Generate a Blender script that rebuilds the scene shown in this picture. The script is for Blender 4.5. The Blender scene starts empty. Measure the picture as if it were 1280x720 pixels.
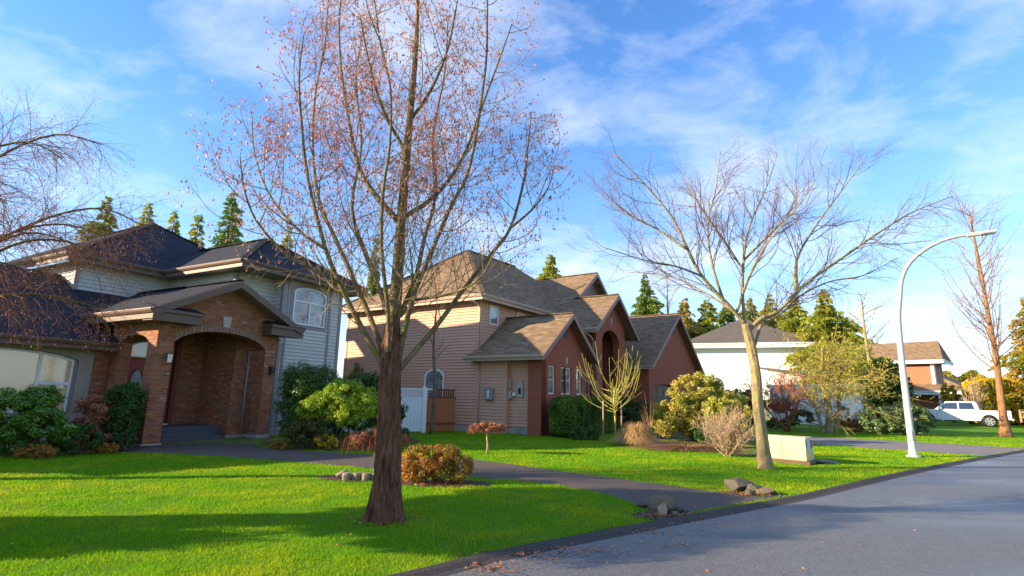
import bpy, math, random
import numpy as np
from mathutils import Vector, Matrix
rnd = random.Random(7)
rng = np.random.default_rng(7)
R_ = math.radians
scene = bpy.context.scene
col = scene.collection

# ------------------------------------------------------------------ camera
F, PITCH, ROLL, EYE = 668.84, R_(11.434), R_(1.0863), 1.6
_c, _s = math.cos(PITCH), math.sin(PITCH)
_M = np.array([[1, 0, 0], [0, _s, -_c], [0, _c, _s]])
_cr, _sr = math.cos(ROLL), math.sin(ROLL)
_M = np.array([[_cr, -_sr, 0], [_sr, _cr, 0], [0, 0, 1]]) @ _M
cam_d = bpy.data.cameras.new('camera')
cam = bpy.data.objects.new('camera', cam_d); col.objects.link(cam)
cam_d.sensor_width = 36; cam_d.lens = F / 1280 * 36
cam_d.clip_start = .05; cam_d.clip_end = 3000
mw = Matrix.Identity(4)
for i in range(3):
    mw[i][0] = _M[0][i]; mw[i][1] = -_M[1][i]; mw[i][2] = -_M[2][i]
mw[2][3] = EYE
cam.matrix_world = mw
scene.camera = cam

# ------------------------------------------------------------------ light
SUN_EL, SUN_AZ = R_(18), R_(-100)       # azimuth of the sun, from +y (view direction) clockwise to +x
sd = bpy.data.lights.new('sun', 'SUN'); sd.energy = 5.0; sd.angle = R_(.5); sd.color = (1, .81, .55)
sun = bpy.data.objects.new('sun', sd); col.objects.link(sun)
to_sun = Vector((math.sin(SUN_AZ) * math.cos(SUN_EL), math.cos(SUN_AZ) * math.cos(SUN_EL), math.sin(SUN_EL)))
sun.rotation_euler = to_sun.to_track_quat('Z', 'Y').to_euler()
world = bpy.data.worlds.new('World'); scene.world = world; world.use_nodes = True
nt = world.node_tree; N = nt.nodes; Lk = nt.links
for n in list(N): N.remove(n)
wo = N.new('ShaderNodeOutputWorld'); bg = N.new('ShaderNodeBackground')
sky = N.new('ShaderNodeTexSky'); sky.sky_type = 'NISHITA'; sky.sun_disc = False
sky.sun_elevation = SUN_EL; sky.sun_rotation = SUN_AZ; sky.air_density = 1.2; sky.dust_density = .1; sky.ozone_density = 3.0
tc = N.new('ShaderNodeTexCoord'); sx = N.new('ShaderNodeSeparateXYZ'); Lk.new(tc.outputs['Generated'], sx.inputs[0])
def wmath(op, a, b=None, clamp=False):
    n = N.new('ShaderNodeMath'); n.operation = op; n.use_clamp = clamp
    for i, v in enumerate((a, b)):
        if v is None: continue
        if isinstance(v, (int, float)): n.inputs[i].default_value = v
        else: Lk.new(v, n.inputs[i])
    return n.outputs[0]
hsv = N.new('ShaderNodeHueSaturation'); hsv.inputs['Saturation'].default_value = 1.16
hsv.inputs['Hue'].default_value = .5; hsv.inputs['Value'].default_value = 1.0
tint = N.new('ShaderNodeMix'); tint.data_type = 'RGBA'; tint.blend_type = 'MULTIPLY'; tint.inputs['Factor'].default_value = 1
tint.inputs['B'].default_value = (1.0, 1.0, 1.17, 1); Lk.new(sky.outputs[0], tint.inputs['A'])
hzf = wmath('MULTIPLY', wmath('POWER', wmath('SUBTRACT', 1, wmath('MAXIMUM', sx.outputs[2], 0)), 5), .75, True)
hmix = N.new('ShaderNodeMix'); hmix.data_type = 'RGBA'; Lk.new(hzf, hmix.inputs['Factor']); hmix.inputs['B'].default_value = (2.6, 3.35, 4.2, 1)
Lk.new(tint.outputs['Result'], hmix.inputs['A']); Lk.new(hmix.outputs['Result'], hsv.inputs['Color'])
zz = wmath('ADD', wmath('MAXIMUM', sx.outputs[2], 0), .16)
cx = N.new('ShaderNodeCombineXYZ'); Lk.new(wmath('DIVIDE', sx.outputs[0], zz), cx.inputs[0]); Lk.new(wmath('DIVIDE', sx.outputs[1], zz), cx.inputs[1])
mp = N.new('ShaderNodeMapping'); mp.inputs['Rotation'].default_value = (0, 0, R_(35)); mp.inputs['Scale'].default_value = (.95, 1.15, 1); mp.inputs['Location'].default_value = (5, 9, 2)
Lk.new(cx.outputs[0], mp.inputs[0])
nz = N.new('ShaderNodeTexNoise'); nz.inputs['Scale'].default_value = 2.1; nz.inputs['Detail'].default_value = 10; nz.inputs['Roughness'].default_value = .6; nz.inputs['Distortion'].default_value = .25
Lk.new(mp.outputs[0], nz.inputs['Vector'])
nz2 = N.new('ShaderNodeTexNoise'); nz2.inputs['Scale'].default_value = .55; nz2.inputs['Detail'].default_value = 3
Lk.new(mp.outputs[0], nz2.inputs['Vector'])
cr = N.new('ShaderNodeValToRGB'); cr.color_ramp.elements[0].position = .485; cr.color_ramp.elements[0].color = (0, 0, 0, 1)
cr.color_ramp.elements[1].position = .76; cr.color_ramp.elements[1].color = (1, 1, 1, 1)
Lk.new(wmath('ADD', wmath('MULTIPLY', nz.outputs[0], .68), wmath('MULTIPLY', nz2.outputs[0], .36)), cr.inputs[0])
# a little more cloud to the right and near the horizon
cov = wmath('MULTIPLY', cr.outputs[0], .95, True)
mx = N.new('ShaderNodeMix'); mx.data_type = 'RGBA'
Lk.new(cov, mx.inputs['Factor']); Lk.new(hsv.outputs[0], mx.inputs['A'])
mx.inputs['B'].default_value = (3.7, 3.95, 4.45, 1)
Lk.new(mx.outputs['Result'], bg.inputs['Color']); bg.inputs['Strength'].default_value = .12
Lk.new(bg.outputs[0], wo.inputs[0])
vs = scene.view_settings
vs.view_transform = 'Standard'; vs.look = 'None'; vs.exposure = 1.35; vs.gamma = 1; vs.use_curve_mapping = False
scene.cycles.max_bounces = 6; scene.cycles.transparent_max_bounces = 4
scene.cycles.use_denoising = True

# ------------------------------------------------------------------ helpers
def ray(x, y): return _M.T @ np.array([(x - 640) / F, (y - 360) / F, 1.])
def at(x, y, Y):
    d = ray(x, y); return np.array([0, 0, EYE]) + d * Y / d[1]
def gp(x, y, z=0):
    d = ray(x, y); return np.array([0, 0, EYE]) + d * (z - EYE) / d[2]
def hz(x, y):
    return 0.0

def tag(o, label=None, cat=None, group=None, kind=None):
    if label: o['label'] = label
    if cat: o['category'] = cat
    if group: o['group'] = group
    if kind: o['kind'] = kind
    return o
def empty(name, loc=(0, 0, 0), rz=0, label=None, cat=None, group=None):
    o = bpy.data.objects.new(name, None); col.objects.link(o)
    o.location = loc; o.rotation_euler = (0, 0, rz); o.empty_display_size = .2
    return tag(o, label, cat, group)
class MB:
    def __init__(s): s.v = []; s.f = []; s.uv = None
    def poly(s, pts, flip=False):
        n = len(s.v); s.v += [tuple(p) for p in pts]
        idx = list(range(n, n + len(pts)))
        s.f.append(tuple(idx[::-1] if flip else idx))
    def box(s, x0, x1, y0, y1, z0, z1):
        n = len(s.v)
        s.v += [(x0,y0,z0),(x1,y0,z0),(x1,y1,z0),(x0,y1,z0),(x0,y0,z1),(x1,y0,z1),(x1,y1,z1),(x0,y1,z1)]
        for f in ((0,3,2,1),(4,5,6,7),(0,1,5,4),(1,2,6,5),(2,3,7,6),(3,0,4,7)): s.f.append(tuple(n + i for i in f))
        return s
    def slab(s, pts, t):                      # polygon thickened straight down by t
        n = len(s.v); k = len(pts)
        a = Vector((0, 0, 0))
        for i in range(k):
            p, q = Vector(pts[i]), Vector(pts[(i + 1) % k]); a += p.cross(q)
        if a.z < 0: pts = pts[::-1]
        s.v += [tuple(p) for p in pts] + [(p[0], p[1], p[2] - t) for p in pts]
        s.f.append(tuple(range(n, n + k))); s.f.append(tuple(n + k + i for i in reversed(range(k))))
        for i in range(k):
            j = (i + 1) % k; s.f.append((n + i, n + k + i, n + k + j, n + j))
        return s
    def bar(s, a, b, w, h, up=(0, 0, 1)):      # rectangular bar from a to b
        a, b = Vector(a), Vector(b); d = (b - a).normalized(); up = Vector(up)
        x = d.cross(up)
        if x.length < 1e-4: x = d.cross(Vector((1, 0, 0)))
        x.normalize(); y = x.cross(d).normalized()
        n = len(s.v)
        for p in (a, b):
            for i, j in ((-1, -1), (1, -1), (1, 1), (-1, 1)): s.v.append(tuple(p + x * (w / 2 * i) + y * (h / 2 * j)))
        for f in ((0,1,2,3),(7,6,5,4),(0,4,5,1),(1,5,6,2),(2,6,7,3),(3,7,4,0)): s.f.append(tuple(n + i for i in f))
        return s
    def tube(s, pts, rad, k=6, cap=True):
        pts = [Vector(p) for p in pts]; n0 = len(s.v); m = len(pts)
        if isinstance(rad, (int, float)): rad = [rad] * m
        prev = None
        for i, p in enumerate(pts):
            d = (pts[min(i + 1, m - 1)] - pts[max(i - 1, 0)])
            if d.length < 1e-9: d = Vector((0, 0, 1))
            d.normalize()
            x = prev - d * prev.dot(d) if prev is not None else d.orthogonal()
            if x.length < 1e-6: x = d.orthogonal()
            x.normalize(); prev = x; y = d.cross(x)
            for j in range(k):
                a = 2 * math.pi * j / k; q = p + (x * math.cos(a) + y * math.sin(a)) * rad[i]; s.v.append((q.x, q.y, q.z))
        for i in range(m - 1):
            for j in range(k):
                a = n0 + i * k + j; b = n0 + i * k + (j + 1) % k; s.f.append((a, b, b + k, a + k))
        if cap:
            s.f.append(tuple(n0 + j for j in reversed(range(k)))); s.f.append(tuple(n0 + (m - 1) * k + j for j in range(k)))
        return s
    def lathe(s, prof, c=(0, 0, 0), k=16):      # prof: (r,z) list
        n0 = len(s.v); m = len(prof)
        for r, z in prof:
            for j in range(k):
                a = 2 * math.pi * j / k; s.v.append((c[0] + r * math.cos(a), c[1] + r * math.sin(a), c[2] + z))
        for i in range(m - 1):
            for j in range(k):
                a = n0 + i * k + j; b = n0 + i * k + (j + 1) % k; s.f.append((a, b, b + k, a + k))
        s.f.append(tuple(n0 + j for j in reversed(range(k)))); s.f.append(tuple(n0 + (m - 1) * k + j for j in range(k)))
        return s
    def prism(s, prof, axis, a0, a1):           # closed profile extruded along an axis; prof in the other two axes, in order
        k = len(prof); n = len(s.v)
        def P(p, a):
            return (a, p[0], p[1]) if axis == 'x' else ((p[0], a, p[1]) if axis == 'y' else (p[0], p[1], a))
        s.v += [P(p, a0) for p in prof] + [P(p, a1) for p in prof]
        s.f.append(tuple(n + i for i in range(k))); s.f.append(tuple(n + k + i for i in reversed(range(k))))
        for i in range(k):
            j = (i + 1) % k; s.f.append((n + i, n + k + i, n + k + j, n + j))
        return s
    def lap(s, p0, p1, z0, z1, ex=.14, t=.034):   # real lapped boards on the wall line p0->p1 (outer side on the right hand)
        p0, p1 = Vector((p0[0], p0[1], 0)), Vector((p1[0], p1[1], 0)); d = (p1 - p0).normalized(); o = Vector((d.y, -d.x, 0))
        z = z0
        while z < z1 - 1e-4:
            zt = min(z + ex, z1)
            a, b = p0 + o * t, p1 + o * t
            zg = z + .020
            s.poly([(a.x, a.y, zg), (b.x, b.y, zg), (p1.x, p1.y, zt), (p0.x, p0.y, zt)])
            s.poly([(p0.x, p0.y, zg), (p1.x, p1.y, zg), (b.x, b.y, zg), (a.x, a.y, zg)])
            s.poly([(p0.x, p0.y, z), (p1.x, p1.y, z), (p1.x, p1.y, zg), (p0.x, p0.y, zg)])
            z = zt
        return s
    def arch(s, axis, c, t, a0, a1, o0, o1, zs, zr, top, n=14, z0=0.):
        """wall along an axis between a0 and a1 at depth c..c+t, arched opening o0..o1 (spring zs, rise zr); top(a)->z ; z0 wall base"""
        cuts = sorted(set([a0, a1, o0, o1] + [o0 + (o1 - o0) * i / n for i in range(n + 1)] + [a for a in getattr(top, 'cuts', []) if a0 < a < a1]))
        def under(a): 
            x = (a - (o0 + o1) / 2) / ((o1 - o0) / 2); return zs + zr * math.sqrt(max(0, 1 - x * x * .93)) - zr * math.sqrt(.07)
        def P(a, b, z): return (a, b, z) if axis == 'x' else (b, a, z)
        for a, b in zip(cuts[:-1], cuts[1:]):
            if b - a < 1e-6: continue
            m = (a + b) / 2; inn = o0 < m < o1
            za, zb = (under(a), under(b)) if inn else (z0, z0)
            ta, tb = top(a), top(b)
            s.poly([P(a, c, za), P(b, c, zb), P(b, c, tb), P(a, c, ta)])
            s.poly([P(a, c + t, za), P(b, c + t, zb), P(b, c + t, tb), P(a, c + t, ta)], True)
            s.poly([P(a, c, ta), P(b, c, tb), P(b, c + t, tb), P(a, c + t, ta)])
            if inn: s.poly([P(a, c, za), P(b, c, zb), P(b, c + t, zb), P(a, c + t, za)], True)
        for a, zb, zt in ((a0, z0, top(a0)), (a1, z0, top(a1)), (o0, z0, zs), (o1, z0, zs)):
            if zt - zb > .01: s.poly([P(a, c, zb), P(a, c + t, zb), P(a, c + t, zt), P(a, c, zt)])
        return s
    def build(s, name, mat, parent=None, smooth=False, label=None, bevel=0):
        me = bpy.data.meshes.new(name); me.from_pydata(s.v, [], s.f)
        if smooth: me.polygons.foreach_set('use_smooth', [True] * len(me.polygons))
        me.update()
        # metric UVs by face direction: u horizontal in the face, v up the face
        uvl = me.uv_layers.new(name='UVMap')
        nl = len(me.loops)
        if len(s.f) < 60000:
            co = np.empty(len(me.vertices) * 3); me.vertices.foreach_get('co', co); co = co.reshape(-1, 3)
            li = np.empty(nl, int); me.loops.foreach_get('vertex_index', li)
            nr = np.empty(len(me.polygons) * 3); me.polygons.foreach_get('normal', nr); nr = nr.reshape(-1, 3)
            lt = np.empty(len(me.polygons), int); me.polygons.foreach_get('loop_total', lt)
            nn = np.repeat(nr, lt, axis=0); p = co[li]
            t = np.cross(np.array([0, 0, 1.]), nn); ln = np.linalg.norm(t, axis=1)
            flat = ln < .05; t[flat] = (1, 0, 0); ln[flat] = 1; t /= ln[:, None]
            # keep the same u direction on facing pairs of walls
            sg = np.where(t[:, 0] + t[:, 1] * .5 < 0, -1, 1); t *= sg[:, None]
            b = np.cross(nn, t); b *= np.where(b[:, 2] < 0, -1, 1)[:, None]; b[flat] = (0, 1, 0)
            uv = np.stack([(p * t).sum(1), (p * b).sum(1)], 1)
            uvl.data.foreach_set('uv', uv.ravel())
        if mat: me.materials.append(mat)
        o = bpy.data.objects.new(name, me); col.objects.link(o)
        if parent: o.parent = parent
        if label: o['label'] = label
        if bevel:
            m = o.modifiers.new('bevel', 'BEVEL'); m.width = bevel; m.segments = 2; m.limit_method = 'ANGLE'
        return o
def np_mesh(name, verts, faces, mat, parent=None):
    """verts (n,3), faces (m,k) arrays with one k"""
    me = bpy.data.meshes.new(name); k = faces.shape[1]; m = len(faces)
    me.vertices.add(len(verts)); me.vertices.foreach_set('co', verts.astype(np.float32).ravel())
    me.loops.add(m * k); me.loops.foreach_set('vertex_index', faces.astype(np.int32).ravel())
    me.polygons.add(m); me.polygons.foreach_set('loop_start', np.arange(0, m * k, k, dtype=np.int32))
    me.update(calc_edges=True)
    me.materials.append(mat)
    o = bpy.data.objects.new(name, me); col.objects.link(o)
    if parent: o.parent = parent
    return o

# ------------------------------------------------------------------ materials
def ntree(name):
    m = bpy.data.materials.new(name); m.use_nodes = True; t = m.node_tree
    return m, t, t.nodes['Principled BSDF'], t.nodes, t.links
def mk(nodes, typ, **kw):
    n = nodes.new(typ)
    for k, v in kw.items():
        if k in n.inputs: n.inputs[k].default_value = v
        else: setattr(n, k, v)
    return n
def mixc(nd, lk, fac, a, b, blend='MIX'):
    n = nd.new('ShaderNodeMix'); n.data_type = 'RGBA'; n.blend_type = blend
    for k, v in (('Factor', fac), ('A', a), ('B', b)):
        if hasattr(v, 'is_linked') or hasattr(v, 'links'): lk.new(v, n.inputs[k])
        elif isinstance(v, (int, float)): n.inputs[k].default_value = v
        else: n.inputs[k].default_value = (*v, 1) if len(v) == 3 else v
    return n.outputs['Result']
def plain(name, c, rough=.7, var=.18, scale=4, bump=.15, bscale=40, spec=.3, metal=0, dirt=None):
    m, t, b, nd, lk = ntree(name)
    tcn = mk(nd, 'ShaderNodeTexCoord')
    n1 = mk(nd, 'ShaderNodeTexNoise', Scale=scale, Detail=6, Roughness=.65); lk.new(tcn.outputs['Object'], n1.inputs['Vector'])
    lo = tuple(x * (1 - var) for x in c); hi = tuple(min(1, x * (1 + var)) for x in c)
    cc = mixc(nd, lk, n1.outputs[0], lo, hi)
    if dirt:
        n3 = mk(nd, 'ShaderNodeTexNoise', Scale=scale * .45, Detail=8, Roughness=.75); lk.new(tcn.outputs['Object'], n3.inputs['Vector'])
        rp = nd.new('ShaderNodeValToRGB'); rp.color_ramp.elements[0].position = .5; rp.color_ramp.elements[1].position = .72
        lk.new(n3.outputs[0], rp.inputs[0]); cc = mixc(nd, lk, rp.outputs[0], cc, dirt)
    lk.new(cc, b.inputs['Base Color'])
    n2 = mk(nd, 'ShaderNodeTexNoise', Scale=bscale, Detail=4); lk.new(tcn.outputs['Object'], n2.inputs['Vector'])
    bp = mk(nd, 'ShaderNodeBump', Strength=bump, Distance=.02); lk.new(n2.outputs[0], bp.inputs['Height']); lk.new(bp.outputs[0], b.inputs['Normal'])
    b.inputs['Roughness'].default_value = rough; b.inputs['Specular IOR Level'].default_value = spec; b.inputs['Metallic'].default_value = metal
    return m
def brickm(name, c1, c2, mortar, bw=.205, bh=.066, mort=.009, speck=None, bump=.6, rough=.85, squash=0):
    m, t, b, nd, lk = ntree(name)
    uv = mk(nd, 'ShaderNodeUVMap')
    br = mk(nd, 'ShaderNodeTexBrick'); br.offset = .5; br.squash = 1
    br.inputs['Scale'].default_value = 1; br.inputs['Brick Width'].default_value = bw; br.inputs['Row Height'].default_value = bh
    br.inputs['Mortar Size'].default_value = mort; br.inputs['Mortar Smooth'].default_value = .25; br.inputs['Bias'].default_value = 0
    br.inputs['Color1'].default_value = (0, 0, 0, 1); br.inputs['Color2'].default_value = (1, 1, 1, 1); br.inputs['Mortar'].default_value = (.5, .5, .5, 1)
    lk.new(uv.outputs[0], br.inputs['Vector'])
    n1 = mk(nd, 'ShaderNodeTexNoise', Scale=18, Detail=6, Roughness=.7); lk.new(uv.outputs[0], n1.inputs['Vector'])
    n0 = mk(nd, 'ShaderNodeTexNoise', Scale=.8, Detail=4); lk.new(uv.outputs[0], n0.inputs['Vector'])
    cc = mixc(nd, lk, br.outputs['Color'], c1, c2)
    if speck:                                  # the odd pale or sooty unit
        rp = nd.new('ShaderNodeValToRGB'); rp.color_ramp.elements[0].position = .93; rp.color_ramp.elements[1].position = .96
        lk.new(br.outputs['Color'], rp.inputs[0]); cc = mixc(nd, lk, rp.outputs[0], cc, speck)
    cc = mixc(nd, lk, mth(nd, lk, n1.outputs[0], .55), cc, tuple(x * .45 for x in c1))
    cc = mixc(nd, lk, mth(nd, lk, n0.outputs[0], .5), cc, tuple(x * .7 for x in c2))
    if mortar is not None: cc = mixc(nd, lk, br.outputs['Fac'], cc, mortar)
    lk.new(cc, b.inputs['Base Color'])
    bp = mk(nd, 'ShaderNodeBump', Strength=bump, Distance=.012); bp.invert = True
    h = mth(nd, lk, br.outputs['Fac'], 1); lk.new(h, bp.inputs['Height'])
    bp2 = mk(nd, 'ShaderNodeBump', Strength=.3, Distance=.006); lk.new(n1.outputs[0], bp2.inputs['Height']); lk.new(bp.outputs[0], bp2.inputs['Normal'])
    lk.new(bp2.outputs[0], b.inputs['Normal']); b.inputs['Roughness'].default_value = rough; b.inputs['Specular IOR Level'].default_value = .2
    return m
def mth(nd, lk, a, k, op='MULTIPLY'):
    n = nd.new('ShaderNodeMath'); n.operation = op; lk.new(a, n.inputs[0]); n.inputs[1].default_value = k; return n.outputs[0]
def shingle(name, c1, c2, c3, bw=.33, bh=.14, moss=None):
    m, t, b, nd, lk = ntree(name)
    uv = mk(nd, 'ShaderNodeUVMap')
    wn = mk(nd, 'ShaderNodeTexNoise', Scale=3, Detail=2); lk.new(uv.outputs[0], wn.inputs['Vector'])
    br = mk(nd, 'ShaderNodeTexBrick'); br.offset = .37; br.offset_frequency = 3
    br.inputs['Scale'].default_value = 1; br.inputs['Brick Width'].default_value = bw; br.inputs['Row Height'].default_value = bh
    br.inputs['Mortar Size'].default_value = .006; br.inputs['Mortar Smooth'].default_value = .6
    br.inputs['Color1'].default_value = (0, 0, 0, 1); br.inputs['Color2'].default_value = (1, 1, 1, 1); br.inputs['Mortar'].default_value = (.3, .3, .3, 1)
    lk.new(uv.outputs[0], br.inputs['Vector'])
    cc = mixc(nd, lk, br.outputs['Color'], c1, c2)
    n1 = mk(nd, 'ShaderNodeTexNoise', Scale=1.3, Detail=6, Roughness=.6); lk.new(uv.outputs[0], n1.inputs['Vector'])
    rp = nd.new('ShaderNodeValToRGB'); rp.color_ramp.elements[0].position = .4; rp.color_ramp.elements[1].position = .68
    lk.new(n1.outputs[0], rp.inputs[0]); cc = mixc(nd, lk, mth(nd, lk, rp.outputs[0], .6), cc, c3)
    n2 = mk(nd, 'ShaderNodeTexNoise', Scale=60, Detail=3); lk.new(uv.outputs[0], n2.inputs['Vector'])
    cc = mixc(nd, lk, mth(nd, lk, n2.outputs[0], .5), cc, tuple(x * .5 for x in c1))
    lk.new(cc, b.inputs['Base Color'])
    # stepped courses: height rises down each course
    sp = mk(nd, 'ShaderNodeSeparateXYZ'); lk.new(uv.outputs[0], sp.inputs[0])
    fr = mth(nd, lk, mth(nd, lk, sp.outputs[1], 1 / bh), 1, 'FRACT')
    inv = nd.new('ShaderNodeMath'); inv.operation = 'SUBTRACT'; inv.inputs[0].default_value = 1; lk.new(fr, inv.inputs[1])
    ad = nd.new('ShaderNodeMath'); ad.operation = 'ADD'; lk.new(inv.outputs[0], ad.inputs[0]); lk.new(mth(nd, lk, br.outputs['Color'], .8), ad.inputs[1])
    bp = mk(nd, 'ShaderNodeBump', Strength=.8, Distance=.012); lk.new(ad.outputs[0], bp.inputs['Height'])
    bp2 = mk(nd, 'ShaderNodeBump', Strength=.5, Distance=.01); lk.new(n2.outputs[0], bp2.inputs['Height']); lk.new(bp.outputs[0], bp2.inputs['Normal'])
    lk.new(bp2.outputs[0], b.inputs['Normal']); b.inputs['Roughness'].default_value = .95; b.inputs['Specular IOR Level'].default_value = .15
    return m
def leafm(name, c1, c2, c3=None, trans=.35, rough=.5, spec=.35, nscale=1.2):
    m, t, b, nd, lk = ntree(name)
    g = mk(nd, 'ShaderNodeNewGeometry'); tcn = mk(nd, 'ShaderNodeTexCoord')
    cc = mixc(nd, lk, g.outputs['Random Per Island'], c1, c2)
    if c3:
        n1 = mk(nd, 'ShaderNodeTexNoise', Scale=nscale, Detail=4, Roughness=.6); lk.new(tcn.outputs['Object'], n1.inputs['Vector'])
        rp = nd.new('ShaderNodeValToRGB'); rp.color_ramp.elements[0].position = .45; rp.color_ramp.elements[1].position = .62
        lk.new(n1.outputs[0], rp.inputs[0]); cc = mixc(nd, lk, rp.outputs[0], cc, c3)
    lk.new(cc, b.inputs['Base Color']); b.inputs['Roughness'].default_value = rough; b.inputs['Specular IOR Level'].default_value = spec
    tr = mk(nd, 'ShaderNodeBsdfTranslucent'); lk.new(cc, tr.inputs['Color'])
    ms = mk(nd, 'ShaderNodeMixShader'); ms.inputs[0].default_value = trans
    lk.new(b.outputs[0], ms.inputs[1]); lk.new(tr.outputs[0], ms.inputs[2]); lk.new(ms.outputs[0], nd['Material Output'].inputs['Surface'])
    return m
def barkm(name, c1, c2, moss=None, stretch=(9, 9, 1.6), dist=.05, strength=1.0, scale=2.2):
    m, t, b, nd, lk = ntree(name)
    tcn = mk(nd, 'ShaderNodeTexCoord'); mpn = mk(nd, 'ShaderNodeMapping'); mpn.inputs['Scale'].default_value = stretch
    lk.new(tcn.outputs['Object'], mpn.inputs[0])
    n1 = mk(nd, 'ShaderNodeTexNoise', Scale=scale, Detail=8, Roughness=.65, Distortion=.6); lk.new(mpn.outputs[0], n1.inputs['Vector'])
    n1b = mk(nd, 'ShaderNodeTexVoronoi', Scale=scale * 1.2); n1b.feature = 'DISTANCE_TO_EDGE'; lk.new(mpn.outputs[0], n1b.inputs['Vector'])
    rp = nd.new('ShaderNodeValToRGB'); rp.color_ramp.elements[0].position = .35; rp.color_ramp.elements[1].position = .65
    lk.new(n1.outputs[0], rp.inputs[0]); cc = mixc(nd, lk, rp.outputs[0], c1, c2)
    if moss:
        n2 = mk(nd, 'ShaderNodeTexNoise', Scale=3.5, Detail=6, Roughness=.7); lk.new(tcn.outputs['Object'], n2.inputs['Vector'])
        r2 = nd.new('ShaderNodeValToRGB'); r2.color_ramp.elements[0].position = .5; r2.color_ramp.elements[1].position = .62
        lk.new(n2.outputs[0], r2.inputs[0]); cc = mixc(nd, lk, r2.outputs[0], cc, moss)
    lk.new(cc, b.inputs['Base Color'])
    ad = nd.new('ShaderNodeMath'); ad.operation = 'ADD'; lk.new(n1.outputs[0], ad.inputs[0]); lk.new(mth(nd, lk, n1b.outputs['Distance'], .8), ad.inputs[1])
    bp = mk(nd, 'ShaderNodeBump', Strength=strength, Distance=dist); lk.new(ad.outputs[0], bp.inputs['Height']); lk.new(bp.outputs[0], b.inputs['Normal'])
    b.inputs['Roughness'].default_value = .9; b.inputs['Specular IOR Level'].default_value = .2
    return m
def glassm(name, c=(.03, .04, .05), rough=.04, var=False):
    m, t, b, nd, lk = ntree(name)
    b.inputs['Base Color'].default_value = (*c, 1); b.inputs['Roughness'].default_value = rough; b.inputs['Specular IOR Level'].default_value = 1.0
    b.inputs['IOR'].default_value = 1.6; b.inputs['Coat Weight'].default_value = .6; b.inputs['Coat Roughness'].default_value = .03
    tcn = mk(nd, 'ShaderNodeTexCoord'); n = mk(nd, 'ShaderNodeTexNoise', Scale=1.4, Detail=1); lk.new(tcn.outputs['Object'], n.inputs['Vector'])
    bp = mk(nd, 'ShaderNodeBump', Strength=.08, Distance=.05); lk.new(n.outputs[0], bp.inputs['Height']); lk.new(bp.outputs[0], b.inputs['Normal'])
    if var:
        v = mk(nd, 'ShaderNodeTexNoise', Scale=2.2, Detail=4, Distortion=1.5); lk.new(tcn.outputs['Object'], v.inputs['Vector'])
        rp = nd.new('ShaderNodeValToRGB'); rp.color_ramp.elements[0].position = .42; rp.color_ramp.elements[1].position = .56; lk.new(v.outputs[0], rp.inputs[0])
        lk.new(mixc(nd, lk, rp.outputs[0], tuple(x * .3 for x in c), c), b.inputs['Base Color'])
    return m

MAT = {}
MAT['brick1'] = brickm('old_red_brick', (.22, .052, .02), (.58, .21, .085), (.27, .17, .12), speck=(.5, .36, .25))
MAT['brick1_light'] = brickm('soldier_brick', (.34, .16, .10), (.48, .27, .17), (.22, .16, .12), bw=.07, bh=.2)
MAT['brick2'] = brickm('russet_brick', (.38, .09, .045), (.50, .14, .075), (.30, .11, .07))
MAT['stone'] = plain('cast_stone', (.42, .38, .32), .85)
MAT['concrete'] = plain('concrete', (.38, .35, .31), .9, dirt=(.18, .16, .13))
MAT['dark_step'] = plain('dark_concrete_steps', (.09, .085, .085), .8)
MAT['siding1'] = plain('pale_grey_siding', (.56, .54, .48), .6, var=.06, bump=.04)
MAT['siding2'] = plain('pinkish_tan_siding', (.64, .34, .215), .6, var=.07, bump=.04)
MAT['stucco1'] = plain('taupe_stucco', (.36, .30, .25), .9, var=.08, bump=.3, bscale=150)
MAT['trim1'] = plain('mauve_grey_trim', (.30, .25, .24), .55, var=.06)
MAT['fascia1'] = plain('brown_fascia_paint', (.155, .09, .062), .5, var=.08)
MAT['fascia2'] = plain('tan_fascia_paint', (.48, .32, .23), .5, var=.06)
MAT['rake2'] = plain('brown_rake_board', (.24, .13, .10), .5, var=.06)
MAT['soffit'] = plain('soffit_board', (.30, .22, .17), .6)
MAT['white'] = plain('white_paint', (.78, .78, .76), .45, var=.04, bump=.03)
MAT['whitewall'] = plain('white_stucco', (.80, .79, .77), .8, var=.05, bump=.2, bscale=80)
MAT['roof1'] = shingle('charcoal_shingles', (.022, .024, .032), (.045, .046, .056), (.032, .033, .04))
MAT['roof2'] = shingle('brown_shingles', (.155, .10, .058), (.37, .25, .145), (.24, .165, .10))
MAT['roof3'] = shingle('grey_brown_shingles', (.12, .10, .085), (.19, .16, .13), (.14, .12, .08))
MAT['reddoor'] = plain('dark_red_door_paint', (.32, .014, .018), .35, var=.1, bump=.03)
MAT['gate'] = plain('orange_stained_wood', (.36, .11, .035), .6, var=.25, scale=6, bump=.2)
MAT['gate_dark'] = plain('dark_stained_wood', (.16, .05, .025), .6, var=.2)
MAT['glass'] = glassm('window_glass')
MAT['glass_curtain'] = glassm('curtain_and_reflection_glass', (.19, .22, .23), .06, True)  # curtain tone; its blotches are painted in for reflected trees
MAT['glass_warm'] = glassm('painted_reflection_glass', (.62, .46, .26), .08, False)  # warm base colour painted in for the reflection of sunlit houses
MAT['leaded'] = plain('leaded_door_glass', (.25, .22, .18), .25, var=.6, scale=45, bump=.5, bscale=60, spec=.8)
MAT['darkmetal'] = plain('dark_metal', (.03, .03, .03), .4, metal=.3)
MAT['greymetal'] = plain('grey_metal_box', (.28, .28, .28), .45, metal=.2)
MAT['garage_dark'] = plain('dark_garage_door_paint', (.07, .055, .05), .5)
MAT['dark_inside'] = plain('dark_interior', (.03, .025, .02), .9)
MAT['h4wall'] = plain('rust_red_siding', (.38, .14, .07), .7, var=.08)

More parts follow.
